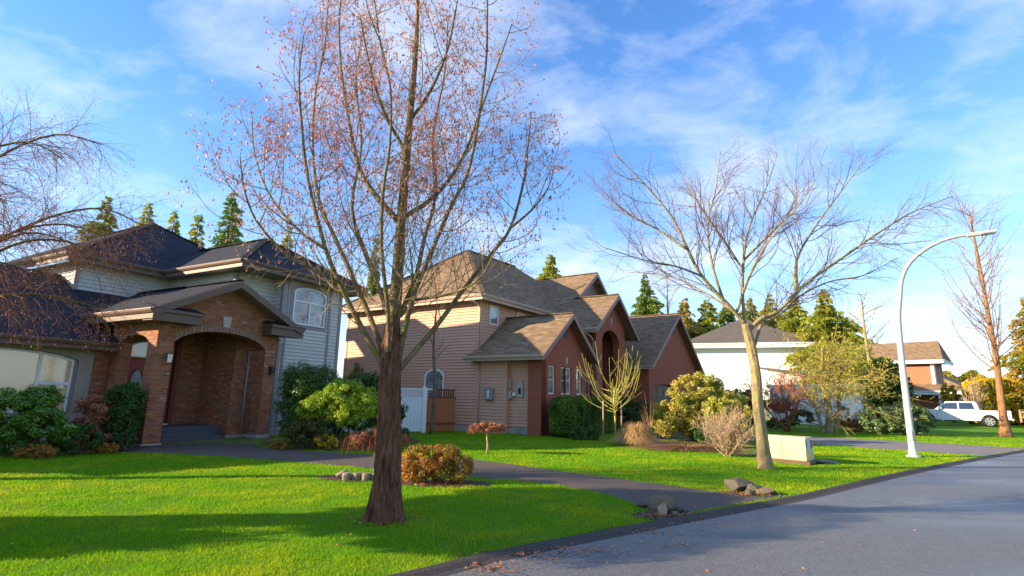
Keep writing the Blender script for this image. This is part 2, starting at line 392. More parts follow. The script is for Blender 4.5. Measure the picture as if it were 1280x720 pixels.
# ------------------------------------------------------------------ ground, road, drives
def grassm(name='lawn_ground'):
    m, t, b, nd, lk = ntree(name)
    tcn = mk(nd, 'ShaderNodeTexCoord')
    n1 = mk(nd, 'ShaderNodeTexNoise', Scale=.9, Detail=8, Roughness=.7); lk.new(tcn.outputs['Object'], n1.inputs['Vector'])
    n2 = mk(nd, 'ShaderNodeTexNoise', Scale=22, Detail=6, Roughness=.8); lk.new(tcn.outputs['Object'], n2.inputs['Vector'])
    cc = mixc(nd, lk, n1.outputs[0], GR1, GR2)
    cc = mixc(nd, lk, mth(nd, lk, n2.outputs[0], .6), cc, tuple(x * .35 for x in GR1))
    lk.new(cc, b.inputs['Base Color']); b.inputs['Roughness'].default_value = .8; b.inputs['Specular IOR Level'].default_value = .1
    bp = mk(nd, 'ShaderNodeBump', Strength=1, Distance=.04); lk.new(n2.outputs[0], bp.inputs['Height']); lk.new(bp.outputs[0], b.inputs['Normal'])
    return m
GR1, GR2 = (.08, .22, .004), (.17, .34, .006)
MAT['ground'] = grassm()

EDGE = [(-14, -5.5), (-6, 1.2), (-2.6, 3.95), (-.96, 5.22), (-.11, 6.0), (1.7, 7.35), (3.3, 8.5), (5.05, 9.78), (8.15, 12.31), (12.4, 15.6), (18.92, 20.37), (30, 28.2), (46, 39), (80, 60)]
def off(pl, d):
    out = []
    for i, p in enumerate(pl):
        a = Vector(pl[max(i - 1, 0)]); b = Vector(pl[min(i + 1, len(pl) - 1)]); t = (b - a).normalized()
        out.append((p[0] + t.y * d, p[1] - t.x * d))
    return out
def smooth_line(pl, k=6):
    out = []
    for i in range(len(pl) - 1):
        p0, p1, p2, p3 = [Vector(pl[min(max(i + j, 0), len(pl) - 1)]) for j in (-1, 0, 1, 2)]
        for q in range(k):
            t = q / k
            v = .5 * ((2 * p1) + (-p0 + p2) * t + (2 * p0 - 5 * p1 + 4 * p2 - p3) * t * t + (-p0 + 3 * p1 - 3 * p2 + p3) * t ** 3)
            out.append((v.x, v.y))
    out.append(tuple(pl[-1])); return out
EDGE = smooth_line(EDGE)
# ground: one sheet to the horizon, fine near the houses
xs = sorted(set(list(np.arange(-60, 90, 3.0)) + [-900, -500, -250, -120, 120, 180, 300, 600, 1000]))
ys = sorted(set(list(np.arange(-30, 90, 3.0)) + [-400, -150, -60, 120, 200, 400, 900, 1500]))
gv = np.array([(x, y, hz(x, y) + (.0)) for y in ys for x in xs]); nx = len(xs)
gf = np.array([(j * nx + i, j * nx + i + 1, (j + 1) * nx + i + 1, (j + 1) * nx + i) for j in range(len(ys) - 1) for i in range(nx - 1)])
tag(np_mesh('ground', gv, gf, MAT['ground']), kind='structure')

def roadm(name, c, wet=True, pat=1.0):
    m, t, b, nd, lk = ntree(name)
    tcn = mk(nd, 'ShaderNodeTexCoord')
    n1 = mk(nd, 'ShaderNodeTexNoise', Scale=.35, Detail=5, Roughness=.6, Distortion=.6)
    mpn = mk(nd, 'ShaderNodeMapping'); mpn.inputs['Rotation'].default_value = (0, 0, R_(-37)); mpn.inputs['Scale'].default_value = (.5, 1.6, 1)
    lk.new(tcn.outputs['Object'], mpn.inputs[0]); lk.new(mpn.outputs[0], n1.inputs['Vector'])
    n2 = mk(nd, 'ShaderNodeTexVoronoi', Scale=75); lk.new(tcn.outputs['Object'], n2.inputs['Vector'])
    n3 = mk(nd, 'ShaderNodeTexNoise', Scale=130, Detail=2); lk.new(tcn.outputs['Object'], n3.inputs['Vector'])
    cc = mixc(nd, lk, n1.outputs[0], tuple(x * .75 for x in c), tuple(x * 1.25 for x in c))
    cc = mixc(nd, lk, mth(nd, lk, n3.outputs[0], .7), cc, tuple(min(1, x * 2.4) for x in c))
    vc = mk(nd, 'ShaderNodeTexVoronoi', Scale=.55); vc.feature = 'DISTANCE_TO_EDGE'
    wv = mk(nd, 'ShaderNodeTexNoise', Scale=3, Detail=5); lk.new(tcn.outputs['Object'], wv.inputs['Vector'])
    wm = mixc(nd, lk, .12, tcn.outputs['Object'], wv.outputs['Color']); lk.new(wm, vc.inputs['Vector'])
    rc = nd.new('ShaderNodeValToRGB'); rc.color_ramp.elements[0].position = .0; rc.color_ramp.elements[0].color = (.45, .45, .45, 1); rc.color_ramp.elements[1].position = .006
    lk.new(vc.outputs['Distance'], rc.inputs[0])
    n4 = mk(nd, 'ShaderNodeTexNoise', Scale=60, Detail=4, Roughness=.8); lk.new(tcn.outputs['Object'], n4.inputs['Vector'])
    r4 = nd.new('ShaderNodeValToRGB'); r4.color_ramp.elements[0].position = .35; r4.color_ramp.elements[0].color = (.4, .4, .4, 1); r4.color_ramp.elements[1].position = .65; r4.color_ramp.elements[1].color = (1.7, 1.65, 1.6, 1)
    lk.new(n4.outputs[0], r4.inputs[0])
    cc = mixc(nd, lk, 1, cc, r4.outputs[0], 'MULTIPLY')
    lk.new(cc, b.inputs['Base Color'])
    mr = mk(nd, 'ShaderNodeMapRange'); lk.new(n1.outputs[0], mr.inputs[0])
    mr.inputs[1].default_value = .35; mr.inputs[2].default_value = .65; mr.inputs[3].default_value = .25 if wet else .75; mr.inputs[4].default_value = .7 if wet else .95
    lk.new(mr.outputs[0], b.inputs['Roughness']); b.inputs['Specular IOR Level'].default_value = .5 if wet else .2
    bp = mk(nd, 'ShaderNodeBump', Strength=.9, Distance=.012); lk.new(n4.outputs[0], bp.inputs['Height'])
    lk.new(bp.outputs[0], b.inputs['Normal']); return m
MAT['asphalt'] = roadm('wet_asphalt', (.085, .086, .087))
MAT['curb'] = roadm('dark_asphalt_lip', (.045, .038, .034), False)
MAT['drive'] = roadm('dark_drive_asphalt', (.075, .06, .05), False)
MAT['drive3'] = roadm('grey_drive_asphalt', (.14, .125, .12), False)
def strip(name, a, b, z, mat, kind='structure'):
    mb = MB()
    for i in range(len(a) - 1):
        mb.poly([(*b[i], z), (*b[i + 1], z), (*a[i + 1], z), (*a[i], z)])
    return tag(mb.build(name, mat), kind=kind)
strip('road', off(EDGE, .22), off(EDGE, 9.5), .008, MAT['asphalt'])
# rolled asphalt lip between lawn and road
mb = MB()
prof = [(-.06, .0), (.0, .03), (.07, .05), (.13, .042), (.2, .018), (.27, .010), (.27, .0)]
lines = [off(EDGE, d) for d, z in prof]
for (la, (d0, z0)), (lb, (d1, z1)) in zip(list(zip(lines, prof))[:-1], list(zip(lines, prof))[1:]):
    for i in range(len(EDGE) - 1):
        mb.poly([(*la[i], z0), (*lb[i], z1), (*lb[i + 1], z1), (*la[i + 1], z0)])
tag(mb.build('road_edge_lip', MAT['curb'], smooth=True), kind='structure')
DA = smooth_line([(-11.5, 15.3), (-9.7, 16.9), (-8.2, 17.2), (-6.6, 15.9), (-3.28, 14.75), (-.93, 14.2), (1.12, 12.35), (2.94, 10.75), (4.11, 9.65), (4.75, 9.72)], 5)
DB = smooth_line([(-11.2, 14.3), (-9.2, 14.3), (-7.9, 14.1), (-6.4, 13.6), (-4.31, 12.81), (-2.27, 11.85), (-.72, 11.2), (.68, 10.6), (1.69, 9.5), (2.15, 7.85)], 5)
strip('driveway', DA, DB, .005, MAT['drive'])
D2A = [(8, 27.5), (11, 27.1), (14.3, 26.1), (17, 23.8), (19.9, 21.2)]
D2B = [(7.5, 24.5), (10, 23), (12.18, 20.9), (13.8, 19.3), (15.4, 17.95)]
strip('side_driveway', D2A, D2B, .006, MAT['drive3'])

def inpoly(P, poly):
    x, y = P[:, 0], P[:, 1]; r = np.zeros(len(P), bool); n = len(poly)
    for i in range(n):
        x1, y1 = poly[i]; x2, y2 = poly[(i + 1) % n]
        if y1 == y2: continue
        c = ((y1 > y) != (y2 > y)) & (x < (x2 - x1) * (y - y1) / (y2 - y1) + x1); r ^= c
    return r
NOGRASS = [DA + DB[::-1], D2A + D2B[::-1]]
BARE = [ (gp(543, 607)[0], gp(543, 607)[1] + .28, 1.0, .42, .0), (gp(436, 601)[0] + .1, gp(436, 601)[1] + .36, .74, .44, .0), (*gp(838, 645)[:2], .5, .28, .1), (*gp(938, 618)[:2], .6, .3, .1), (*gp(609, 567)[:2], .25, .2, .3), (*gp(1142, 571)[:2], .35, .3, .3)]
BARE += [(*gp(482, 652)[:2], .6, .4, .5), (*gp(957, 586)[:2], .35, .3, .5)]
BARE += [(rnd.uniform(-6, 3), rnd.uniform(5.4, 14), rnd.uniform(.08, .3), rnd.uniform(.06, .2), .45) for _ in range(46)]
def lawn_ok(P):
    ok = ~inpoly(P, EDGE + [(80, -60), (-14, -60)])
    for q in NOGRASS: ok &= ~inpoly(P, q)
    for (x, y, rx, ry, keep) in BARE:        # worn or mulched spots
        d = ((P[:, 0] - x) / rx) ** 2 + ((P[:, 1] - y) / ry) ** 2 + rng.normal(0, .22, len(P))
        ok &= (d > 1) | (rng.random(len(P)) < keep)
    return ok
MAT['blade'] = leafm('grass_blade', (.13, .34, .004), (.25, .48, .006), (.40, .48, .010), trans=.45, rough=.6, spec=.12, nscale=.7)
def blades(name, n, ymin, ymax, hh, w, label, power=1.0):
    # sampled by view distance so that the density falls off with it
    u = rng.random(n); y = ymin * (ymax / ymin) ** (u ** power)
    x = (rng.random(n) * 2.15 - 1.08) * y * 1.0
    P = np.stack([x, y], 1); P = P[lawn_ok(P)]; n = len(P)
    th = rng.random(n) * 2 * np.pi; s = .7 + .6 * rng.random(n)
    sc = np.clip(P[:, 1] / 8, .8, 2.2)
    # clumpy height
    cl = .75 + .35 * np.sin(P[:, 0] * 5.1 + np.sin(P[:, 1] * 3.3) * 2) * np.sin(P[:, 1] * 4.3 + np.cos(P[:, 0] * 2.7) * 2)
    h = hh * s * cl; ww = w * sc * s
    base = np.stack([P[:, 0], P[:, 1], np.array([hz(a, b) for a, b in P]) - .004], 1)
    d = np.stack([np.cos(th), np.sin(th), np.zeros(n)], 1)
    le = np.stack([rng.normal(0, .45, n), rng.normal(0, .45, n), np.ones(n)], 1)
    V = np.empty((n, 3, 3)); V[:, 0] = base - d * ww[:, None]; V[:, 1] = base + d * ww[:, None]; V[:, 2] = base + le * h[:, None]
    o = np_mesh(name, V.reshape(-1, 3), np.arange(n * 3).reshape(-1, 3), MAT['blade'])
    return tag(o, label, 'grass', kind='stuff')
MAT['soil'] = plain('damp_soil', (.07, .045, .03), .95, var=.5, scale=20, bump=1)
mb = MB()
for (x, y, rx, ry, kp) in BARE[:4]: mb.poly([(x + rx * 1.1 * math.cos(a), y + ry * 1.1 * math.sin(a), .004) for a in np.linspace(0, 6.283, 24, endpoint=False)])
tag(mb.build('bare_soil', MAT['soil']), kind='structure')
blades('grass', 620000, 4.2, 30, .042, .0042, 'short bright green lawn grass', .85)

# ------------------------------------------------------------------ fallen leaves
MAT['litter'] = leafm('fallen_leaf', (.50, .12, .03), (.66, .34, .10), (.30, .10, .04), trans=.1)
def litter(name, spots, label, size=.03):
    V = []; 
    for (x, y, rx, ry, n, z) in spots:
        for i in range(n):
            a = rnd.random() * 6.28; r = rnd.random() ** .7
            px_, py_ = x + rx * r * math.cos(a), y + ry * r * math.sin(a)
            s = size * rnd.uniform(.4, 1.1); t = rnd.random() * 6.28; w = s * rnd.uniform(.25, .6)
            c, q = math.cos(t), math.sin(t); z1 = z + rnd.uniform(.003, .014)
            V += [(px_ + c * s, py_ + q * s, z1), (px_ - q * w, py_ + c * w, z1 + rnd.uniform(0, .01)), (px_ - c * s, py_ - q * s, z1 + rnd.uniform(0, .01)), (px_ + q * w, py_ - c * w, z1)]
    return tag(np_mesh(name, np.array(V), np.arange(len(V)).reshape(-1, 4), MAT['litter']), label, 'leaves', kind='stuff')
def G(x, y): p = gp(x, y); return p[0], p[1]
sp = []
for (x, y, n, rx) in ((640, 697, 90, .30), (700, 690, 60, .3), (745, 690, 40, .25), (820, 665, 70, .35), (835, 682, 30, .2), (610, 712, 90, .25), (870, 655, 50, .4), (905, 655, 25, .3), (770, 705, 12, .4), (880, 700, 10, .6), (1000, 690, 10, .9), (940, 640, 30, .5), (780, 662, 40, .3), (700, 680, 40, .4), (1010, 660, 12, .8)):
    X, Y = G(x, y); sp.append((X, Y, rx * 2.0, rx * .8, n, .01))
litter('fallen_leaves', sp, 'small orange and brown leaves lying on the wet road', .03)

# ------------------------------------------------------------------ foliage generators
def leaf_cloud(P, Nrm, size, aspect=.5, jit=.6):
    n = len(P); r = rng.normal(0, 1, (n, 3)); r /= np.linalg.norm(r, axis=1)[:, None]
    nn = Nrm * (1 - jit) + r * jit; nn /= np.linalg.norm(nn, axis=1)[:, None] + 1e-9
    q = rng.normal(0, 1, (n, 3)); t = np.cross(nn, q); t /= np.linalg.norm(t, axis=1)[:, None] + 1e-9
    b = np.cross(nn, t); s = size * (.6 + .8 * rng.random(n))[:, None]
    V = np.empty((n, 4, 3)); V[:, 0] = P - t * s; V[:, 1] = P + b * s * aspect + nn * s * .15; V[:, 2] = P + t * s; V[:, 3] = P - b * s * aspect + nn * s * .15
    return V.reshape(-1, 3)
def cloud_mesh(name, V, mat, parent):
    return np_mesh(name, V, np.arange(len(V)).reshape(-1, 4), mat, parent)
def blob_points(blobs, n, clump, seed_clumps=46):
    """leaves gathered in clumps on and inside ellipsoids"""
    vol = np.array([b[3] * b[4] * b[5] for b in blobs]) ** .67; vol /= vol.sum(); P = []; Nn = []
    for b, w in zip(blobs, vol):
        c = np.array(b[:3]); r = np.array(b[3:]); k = max(6, int(seed_clumps * (w * len(blobs)) ** .5)); m = int(n * w)
        d = rng.normal(0, 1, (k, 3)); d /= np.linalg.norm(d, axis=1)[:, None]
        rad = .62 + .38 * rng.random((k, 1)); cc = d * rad
        i = rng.integers(0, k, m)
        dd = rng.normal(0, 1, (m, 3)); dd /= np.linalg.norm(dd, axis=1)[:, None]
        cs = clump * (.6 + .8 * rng.random(k))
        q = cc[i] * r + dd * (rng.random((m, 1)) ** .45) * cs[i][:, None] * np.array([1, 1, .75])
        P.append(c + q); nn = cc[i] * .6 + dd * .8 + np.array([0, 0, .35]); nn /= np.linalg.norm(nn, axis=1)[:, None]; Nn.append(nn)
    P = np.concatenate(P); Nn = np.concatenate(Nn)
    k = P[:, 2] > .015; return P[k], Nn[k]
MAT['stem'] = barkm('shrub_stem', (.10, .07, .05), (.22, .16, .11), stretch=(4, 4, 4), dist=.01)
def shrub(name, label, cat, loc, blobs, n, size, mat, clump=.14, aspect=.45, jit=.55, group=None, stems=6, seeds=46, stem_mat=None, stem_r=.012):
    r = empty(name, (loc[0], loc[1], hz(loc[0], loc[1])), 0, label, cat, group)
    P, Nn = blob_points(blobs, n, clump, seeds)
    cloud_mesh('foliage', leaf_cloud(P, Nn, size, aspect, jit), mat, r)
    mb = MB()
    for i in range(stems):
        b = rnd.choice(blobs); a = rnd.random() * 6.28; e = Vector((b[0] + b[3] * .7 * math.cos(a), b[1] + b[4] * .7 * math.sin(a), b[2] + b[5] * rnd.uniform(-.1, .6)))
        s = Vector((rnd.uniform(-.12, .12), rnd.uniform(-.1, .1), -.03)); m = (s + e) / 2 + Vector((rnd.uniform(-.1, .1), rnd.uniform(-.1, .1), rnd.uniform(0, .1)))
        mb.tube([s, (s + m) / 2, m, (m + e) / 2, e], [stem_r * 1.3, stem_r * 1.1, stem_r * .9, stem_r * .6, stem_r * .3], 5)
    mb.build('stem', stem_mat or MAT['stem'], r, True)
    return r

def curve(p, d, L, n, wander, bend, rs):
    """polyline from p in direction d; bend = vector added per step"""
    pts = [Vector(p)]; d = Vector(d).normalized(); st = L / n; bend = Vector(bend)
    for i in range(n):
        d = (d + Vector((rs.gauss(0, wander), rs.gauss(0, wander), rs.gauss(0, wander))) + bend * st).normalized()
        pts.append(pts[-1] + d * st)
    return pts
def interp(pts, t):
    f = t * (len(pts) - 1); i = min(int(f), len(pts) - 2); return pts[i].lerp(pts[i + 1], f - i), (pts[i + 1] - pts[i]).normalized()
def branch_off(d, ang, az):
    d = d.normalized(); x = d.orthogonal().normalized(); y = d.cross(x)
    return d * math.cos(ang) + (x * math.cos(az) + y * math.sin(az)) * math.sin(ang)
def smooth_pts(pts, k=3):
    out = []
    for i in range(len(pts) - 1):
        p0, p1, p2, p3 = [Vector(pts[min(max(i + j, 0), len(pts) - 1)]) for j in (-1, 0, 1, 2)]
        for q in range(k):
            t = q / k; out.append(.5 * ((2 * p1) + (-p0 + p2) * t + (2 * p0 - 5 * p1 + 4 * p2 - p3) * t * t + (-p0 + 3 * p1 - 3 * p2 + p3) * t ** 3))
    out.append(Vector(pts[-1])); return out
def lin(a, b, n): return [a + (b - a) * i / (n - 1) for i in range(n)]

def bare_tree(name, label, origin, trunk, trunk_r, limbs, levels, mats, group=None, seed=1, twig_leaf=None, cat='tree', trunk_k=14, flare=None, sub=4, rough=.09):
    """trunk, limbs: world polylines. levels: list of dicts (per, len, ang, n, wander, bend, r, t0) for successive generations."""
    rs = random.Random(seed); o = Vector(origin); root = empty(name, origin, 0, label, cat, group)
    loc = lambda pts: [Vector(p) - o for p in pts]
    mb = MB(); tp = smooth_pts(loc(trunk), sub); n = len(tp)
    rr = [np.interp(i / (n - 1), np.linspace(0, 1, len(trunk_r)), trunk_r) for i in range(n)]
    # trunk with flutes
    n0 = len(mb.v); mb.tube(tp, rr, trunk_k)
    if flare:
        for i in range(n):
            for j in range(trunk_k):
                a = 2 * math.pi * j / trunk_k; q = n0 + i * trunk_k + j; v = Vector(mb.v[q]); c = tp[i]
                h = max(0, 1 - c.z / flare[0]); k = 1 + h * h * flare[1] * (.6 + .5 * math.sin(a * 5 + 1)) + .05 * math.sin(a * 7 + c.z * 1.2) + .03 * math.sin(a * 3 - c.z * 2)
                if trunk_k > 30: k += rough * (abs(math.sin(a * 11.5 + .9 * math.sin(c.z * 4.1 + a) + .5 * math.sin(c.z * 9.7))) ** .6 - .6) + rough * .5 * math.sin(a * 31 + 2.2 * math.sin(c.z * 6.3 + a * 2)) * math.sin(c.z * 14 + a * 5) + rough * .35 * rs.uniform(-1, 1)
                mb.v[q] = tuple(c + (v - c) * k)
    mb.build('trunk', mats[0], root, True)
    gen = []; mbl = MB()
    for pts, r0, r1 in limbs:
        p = smooth_pts(loc(pts), 4); m = len(p)
        mbl.tube(p, lin(r0, r1, m), 8); gen.append((p, r0, r1))
    mbl.build('limb', mats[1], root, True)
    mbt = MB(); tips = []
    for li, lv in enumerate(levels):
        nxt = []
        for (p, r0, r1) in gen:
            L0 = sum((p[i + 1] - p[i]).length for i in range(len(p) - 1))
            k = max(1, int(round(lv['per'] * L0 + rs.random() - .3))) if lv.get('perlen', True) else lv['per']
            for q in range(k):
                t = lv['t0'] + (1 - lv['t0']) * (q + rs.random()) / k; t = min(t, .995)
                pt, d = interp(p, t); dd = branch_off(d, R_(rs.gauss(lv['ang'], 9)), rs.random() * 6.28)
                if 'flat' in lv: dd.z *= lv['flat']
                L = lv['len'] * (1 - .55 * t) * rs.uniform(.55, 1.25)
                r = min((r0 + (r1 - r0) * t) * .62, lv['r'] * (1 - .4 * t))
                pp = curve(pt, dd, L, lv['n'], lv['wander'], lv['bend'], rs)
                re = r * lv.get('taper', .35); mbt.tube(pp, lin(r, re, len(pp)), lv.get('k', 4), cap=False)
                nxt.append((pp, r, re))
                if li == len(levels) - 1: tips.append(pp)
        gen = nxt
    mbt.build('twigs', mats[2], root, False)
    if twig_leaf:
        P = []; 
        for pp in tips:
            for q in range(twig_leaf['n']):
                if rs.random() < twig_leaf['p']:
                    a, _ = interp(pp, rs.uniform(.3, 1)); P.append((a.x + rs.gauss(0, .015), a.y + rs.gauss(0, .015), a.z - rs.uniform(0, .05)))
        P = np.array(P)
        if 'keep' in twig_leaf: P = P[twig_leaf['keep'](P)]
        Nn = rng.normal(0, 1, P.shape); Nn[:, 2] *= .2; Nn /= np.linalg.norm(Nn, axis=1)[:, None]
        n = len(P); t = np.stack([rng.normal(0, .25, n), rng.normal(0, .25, n), -np.ones(n)], 1); t /= np.linalg.norm(t, axis=1)[:, None]
        b = np.cross(t, Nn); s = (twig_leaf['s'] * (.5 + .9 * rng.random(n)))[:, None]
        V = np.empty((n, 4, 3)); V[:, 0] = P; V[:, 1] = P + t * s * .5 + b * s * .28; V[:, 2] = P + t * s; V[:, 3] = P + t * s * .5 - b * s * .28
        cloud_mesh(twig_leaf['name'], V.reshape(-1, 3), twig_leaf['mat'], root)
    return root
def conifer(name, label, x, y, h, r, mat, z=None, group=None, dens=.75, seed=1, droop=.25, spray=.28, base=.06, bark=None, shape=.9, lean=0, cat='tree', irr=.48):
    rs = np.random.default_rng(seed); z = hz(x, y) if z is None else z
    root = empty(name, (x, y, z), 0, label, cat, group)
    MB().tube([(0, 0, -.1), (lean * .3, 0, h * .4), (lean, 0, h * .99)], [h * .018 + .03, h * .012 + .01, .01], 8).build('trunk', bark or MAT['bark_dark'], root, True)
    P = []; D = []; lv = int(h * 5); 
    mb = MB()
    for i in range(lv):
        f = base + (1 - base) * (i + rs.random()) / lv; zz_ = f * h
        rr = r * (1 - f) ** shape * (1 + irr * .6 * math.sin(f * 23 + seed)) + .04
        nb = max(6, int(10 * (rr / r) ** .5 + 3))
        for j in range(nb):
            a = rs.random() * 6.283; L = rr * rs.uniform(1 - irr * 1.6, 1 + irr * .5); L = max(L, .08)
            k = max(3, int(dens * L / spray * 13))
            t = np.sqrt(rs.random(k)); side = rs.normal(0, .16, k) * L * (1 - t * .4)
            px_ = np.cos(a) * L * t - np.sin(a) * side; py_ = np.sin(a) * L * t + np.cos(a) * side
            pz = zz_ + L * .25 * t - droop * L * t * t * 1.6 + rs.normal(0, .07, k)
            P.append(np.stack([px_ + lean * f, py_, pz], 1))
            d = np.stack([np.cos(a) + rs.normal(0, .45, k), np.sin(a) + rs.normal(0, .45, k), -.35 - droop + rs.normal(0, .3, k)], 1); D.append(d)
            if j % 2 == 0: mb.tube([(lean * f, 0, zz_), (lean * f + math.cos(a) * L * .5, math.sin(a) * L * .5, zz_ + L * .06), (lean * f + math.cos(a) * L * .9, math.sin(a) * L * .9, zz_ - L * droop * .4)], [.02 + .006 * h * (1 - f) * .3, .012, .004], 3, False)
    mb.build('branches', bark or MAT['bark_dark'], root)
    P = np.concatenate(P); D = np.concatenate(D); D /= np.linalg.norm(D, axis=1)[:, None]; n = len(P)
    q = rs.normal(0, 1, (n, 3)); b = np.cross(D, q); b /= np.linalg.norm(b, axis=1)[:, None]
    s = (spray * (.5 + .8 * rs.random(n)))[:, None]
    V = np.empty((n, 4, 3)); V[:, 0] = P; V[:, 1] = P + D * s * .55 + b * s * .24; V[:, 2] = P + D * s; V[:, 3] = P + D * s * .45 - b * s * .24
    cloud_mesh('foliage', V.reshape(-1, 3), mat, root)
    return root
MAT['bark_dark'] = barkm('conifer_bark', (.06, .04, .03), (.13, .09, .06), stretch=(3, 3, 1))
# ------------------------------------------------------------------ shared house pieces
def yaw_rz(y): return R_(90 - y)
def window(parent, axis, c, a0, a1, z0, z1, out, fr=.06, muntins_v=0, muntins_h=0, arch=0, glass='glass', frame='white', surround=None, name='window', rail=None, thick=.05):
    """axis 'x': wall runs along x at y=c, outer side -y (out=-1); axis 'y': wall along y at x=c, outer side -x"""
    def P(a, d, z): return (a, c + out * d, z) if axis == 'x' else (c + out * d, a, z)
    w = MB(); am = (a0 + a1) / 2; hw = (a1 - a0) / 2
    def top(a, e=0):
        if not arch: return z1 + e
        x = (a - am) / (hw + e); return z1 + arch * math.sqrt(max(0, 1 - x * x * .9)) - arch * math.sqrt(.1) + e
    nn = 10 if arch else 1
    def ringpts(e):
        return [P(a0 - e, 0, z0 - e), P(a1 + e, 0, z0 - e)] , [(a0 - e + (a1 - a0 + 2 * e) * i / nn) for i in range(nn + 1)]
    def frame_ring(mb, e0, e1, d0, d1):
        # frame between offsets e0 (outer) and e1 (inner), proud d1
        pts0 = [(a0 - e0, z0 - e0), (a1 + e0, z0 - e0)] + [(a, top(a, e0)) for a in [a1 + e0 - (a1 - a0 + 2 * e0) * i / nn for i in range(nn + 1)]]
        pts1 = [(a0 - e1, z0 - e1), (a1 + e1, z0 - e1)] + [(a, top(a, e1)) for a in [a1 + e1 - (a1 - a0 + 2 * e1) * i / nn for i in range(nn + 1)]]
        k = len(pts0)
        for i in range(k):
            j = (i + 1) % k
            A, B, C_, D_ = pts0[i], pts0[j], pts1[j], pts1[i]
            mb.poly([P(A[0], d1, A[1]), P(B[0], d1, B[1]), P(C_[0], d1, C_[1]), P(D_[0], d1, D_[1])])
            mb.poly([P(A[0], d0, A[1]), P(B[0], d0, B[1]), P(B[0], d1, B[1]), P(A[0], d1, A[1])])
            mb.poly([P(D_[0], d0, D_[1]), P(C_[0], d0, C_[1]), P(C_[0], d1, C_[1]), P(D_[0], d1, D_[1])])
    f = MB(); frame_ring(f, 0, -fr, 0, thick)
    def vb(a, zt0, zt1, wd): 
        pa = [P(a - wd, .0, zt0), P(a + wd, .0, zt0), P(a + wd, thick - .006, zt0), P(a - wd, thick - .006, zt0)]; pb = [(p[0], p[1], zt1) for p in pa]
        n = len(f.v); f.v += pa + pb
        for q in ((0,1,2,3),(7,6,5,4),(0,4,5,1),(1,5,6,2),(2,6,7,3),(3,7,4,0)): f.f.append(tuple(n + i for i in q))
    def hb(z, aa0, aa1, wd):
        pa = [P(aa0, 0, z - wd), P(aa0, thick - .008, z - wd), P(aa0, thick - .008, z + wd), P(aa0, 0, z + wd)]
        pb = [P(aa1, 0, z - wd), P(aa1, thick - .008, z - wd), P(aa1, thick - .008, z + wd), P(aa1, 0, z + wd)]
        n = len(f.v); f.v += pa + pb
        for q in ((0,1,2,3),(7,6,5,4),(0,4,5,1),(1,5,6,2),(2,6,7,3),(3,7,4,0)): f.f.append(tuple(n + i for i in q))
    for (kind, pos, lo, hi, wd) in (rail or []):
        (vb if kind == 'v' else (lambda z, l, h, w_: hb(z, l, h, w_)))(pos, lo, hi, wd)
    for i in range(muntins_v): vb(a0 + (a1 - a0) * (i + 1) / (muntins_v + 1), z0 + fr, top(am) - fr, .012)
    for i in range(muntins_h): hb(z0 + (z1 - z0) * (i + 1) / (muntins_h + 1), a0 + fr, a1 - fr, .012)
    W = f.build(name, MAT[frame], parent)
    g = MB(); k = [(a0 + fr, z0 + fr), (a1 - fr, z0 + fr)] + [(a, top(a, -fr)) for a in [a1 - fr - (a1 - a0 - 2 * fr) * i / nn for i in range(nn + 1)]]
    g.poly([P(a, .018, z) for a, z in k]); g.build('pane', MAT[glass], W)
    if surround:
        s = MB(); frame_ring(s, surround[1], .002, 0, .03); s.build('surround', MAT[surround[0]], W)
    return W
def downspout(parent, x, y, z0, z1, mat, kick=None):
    mb = MB(); pts = [(x, y, z0), (x, y, z1)]
    if kick: pts += [(x + kick[0] * .4, y + kick[1] * .4, z1 + .2), (x + kick[0], y + kick[1], z1 + .3), (x + kick[0], y + kick[1], z1 + .42)]
    mb.tube(pts, .045, 6); return mb.build('downspout', mat, parent, True)
def eave(parent, pts, mat, h=.2, t=.045, name='gutter', lip=True, drop=0.0):
    """fascia with a moulded gutter along a polyline of eave points"""
    mb = MB()
    for a, b in zip(pts[:-1], pts[1:]):
        a, b = Vector(a), Vector(b); d = (b - a).normalized(); o = Vector((d.y, -d.x, 0)).normalized()
        sec = [(0, .02), (.10, .02), (.11, -.01), (.10, -.06), (.06, -.12), (.02, -.13), (.02, -h), (-.03, -h), (-.03, .0)]
        n = len(mb.v)
        for p in (a - d * .0, b + d * .0):
            for (x, z) in sec: q = p + o * x; mb.v.append((q.x, q.y, p.z + z - drop))
        k = len(sec)
        for i in range(k):
            j = (i + 1) % k; mb.f.append((n + i, n + j, n + k + j, n + k + i))
        mb.f.append(tuple(n + i for i in reversed(range(k)))); mb.f.append(tuple(n + k + i for i in range(k)))
    return mb.build(name, mat, parent)
def rake(parent, a, b, mat, h=.22, t=.05, name='rake_board', shift=(0, 0, 0)):
    """sloping verge board under the roof edge from a to b"""
    a = Vector(a) + Vector(shift); b = Vector(b) + Vector(shift); d = (b - a); mb = MB()
    horiz = Vector((d.x, d.y, 0)).normalized(); o = Vector((horiz.y, -horiz.x, 0)) * (t / 2)
    if o.y > 0: o = -o
    A = [a + o, b + o, b + o - Vector((0, 0, h)), a + o - Vector((0, 0, h))]; B = [p - o * 2 for p in A]
    n = len(mb.v); mb.v += [tuple(p) for p in A + B]
    for q in ((0,1,2,3),(7,6,5,4),(0,4,5,1),(1,5,6,2),(2,6,7,3),(3,7,4,0)): mb.f.append(tuple(n + i for i in q))
    return mb
T = .13   # roof slab thickness
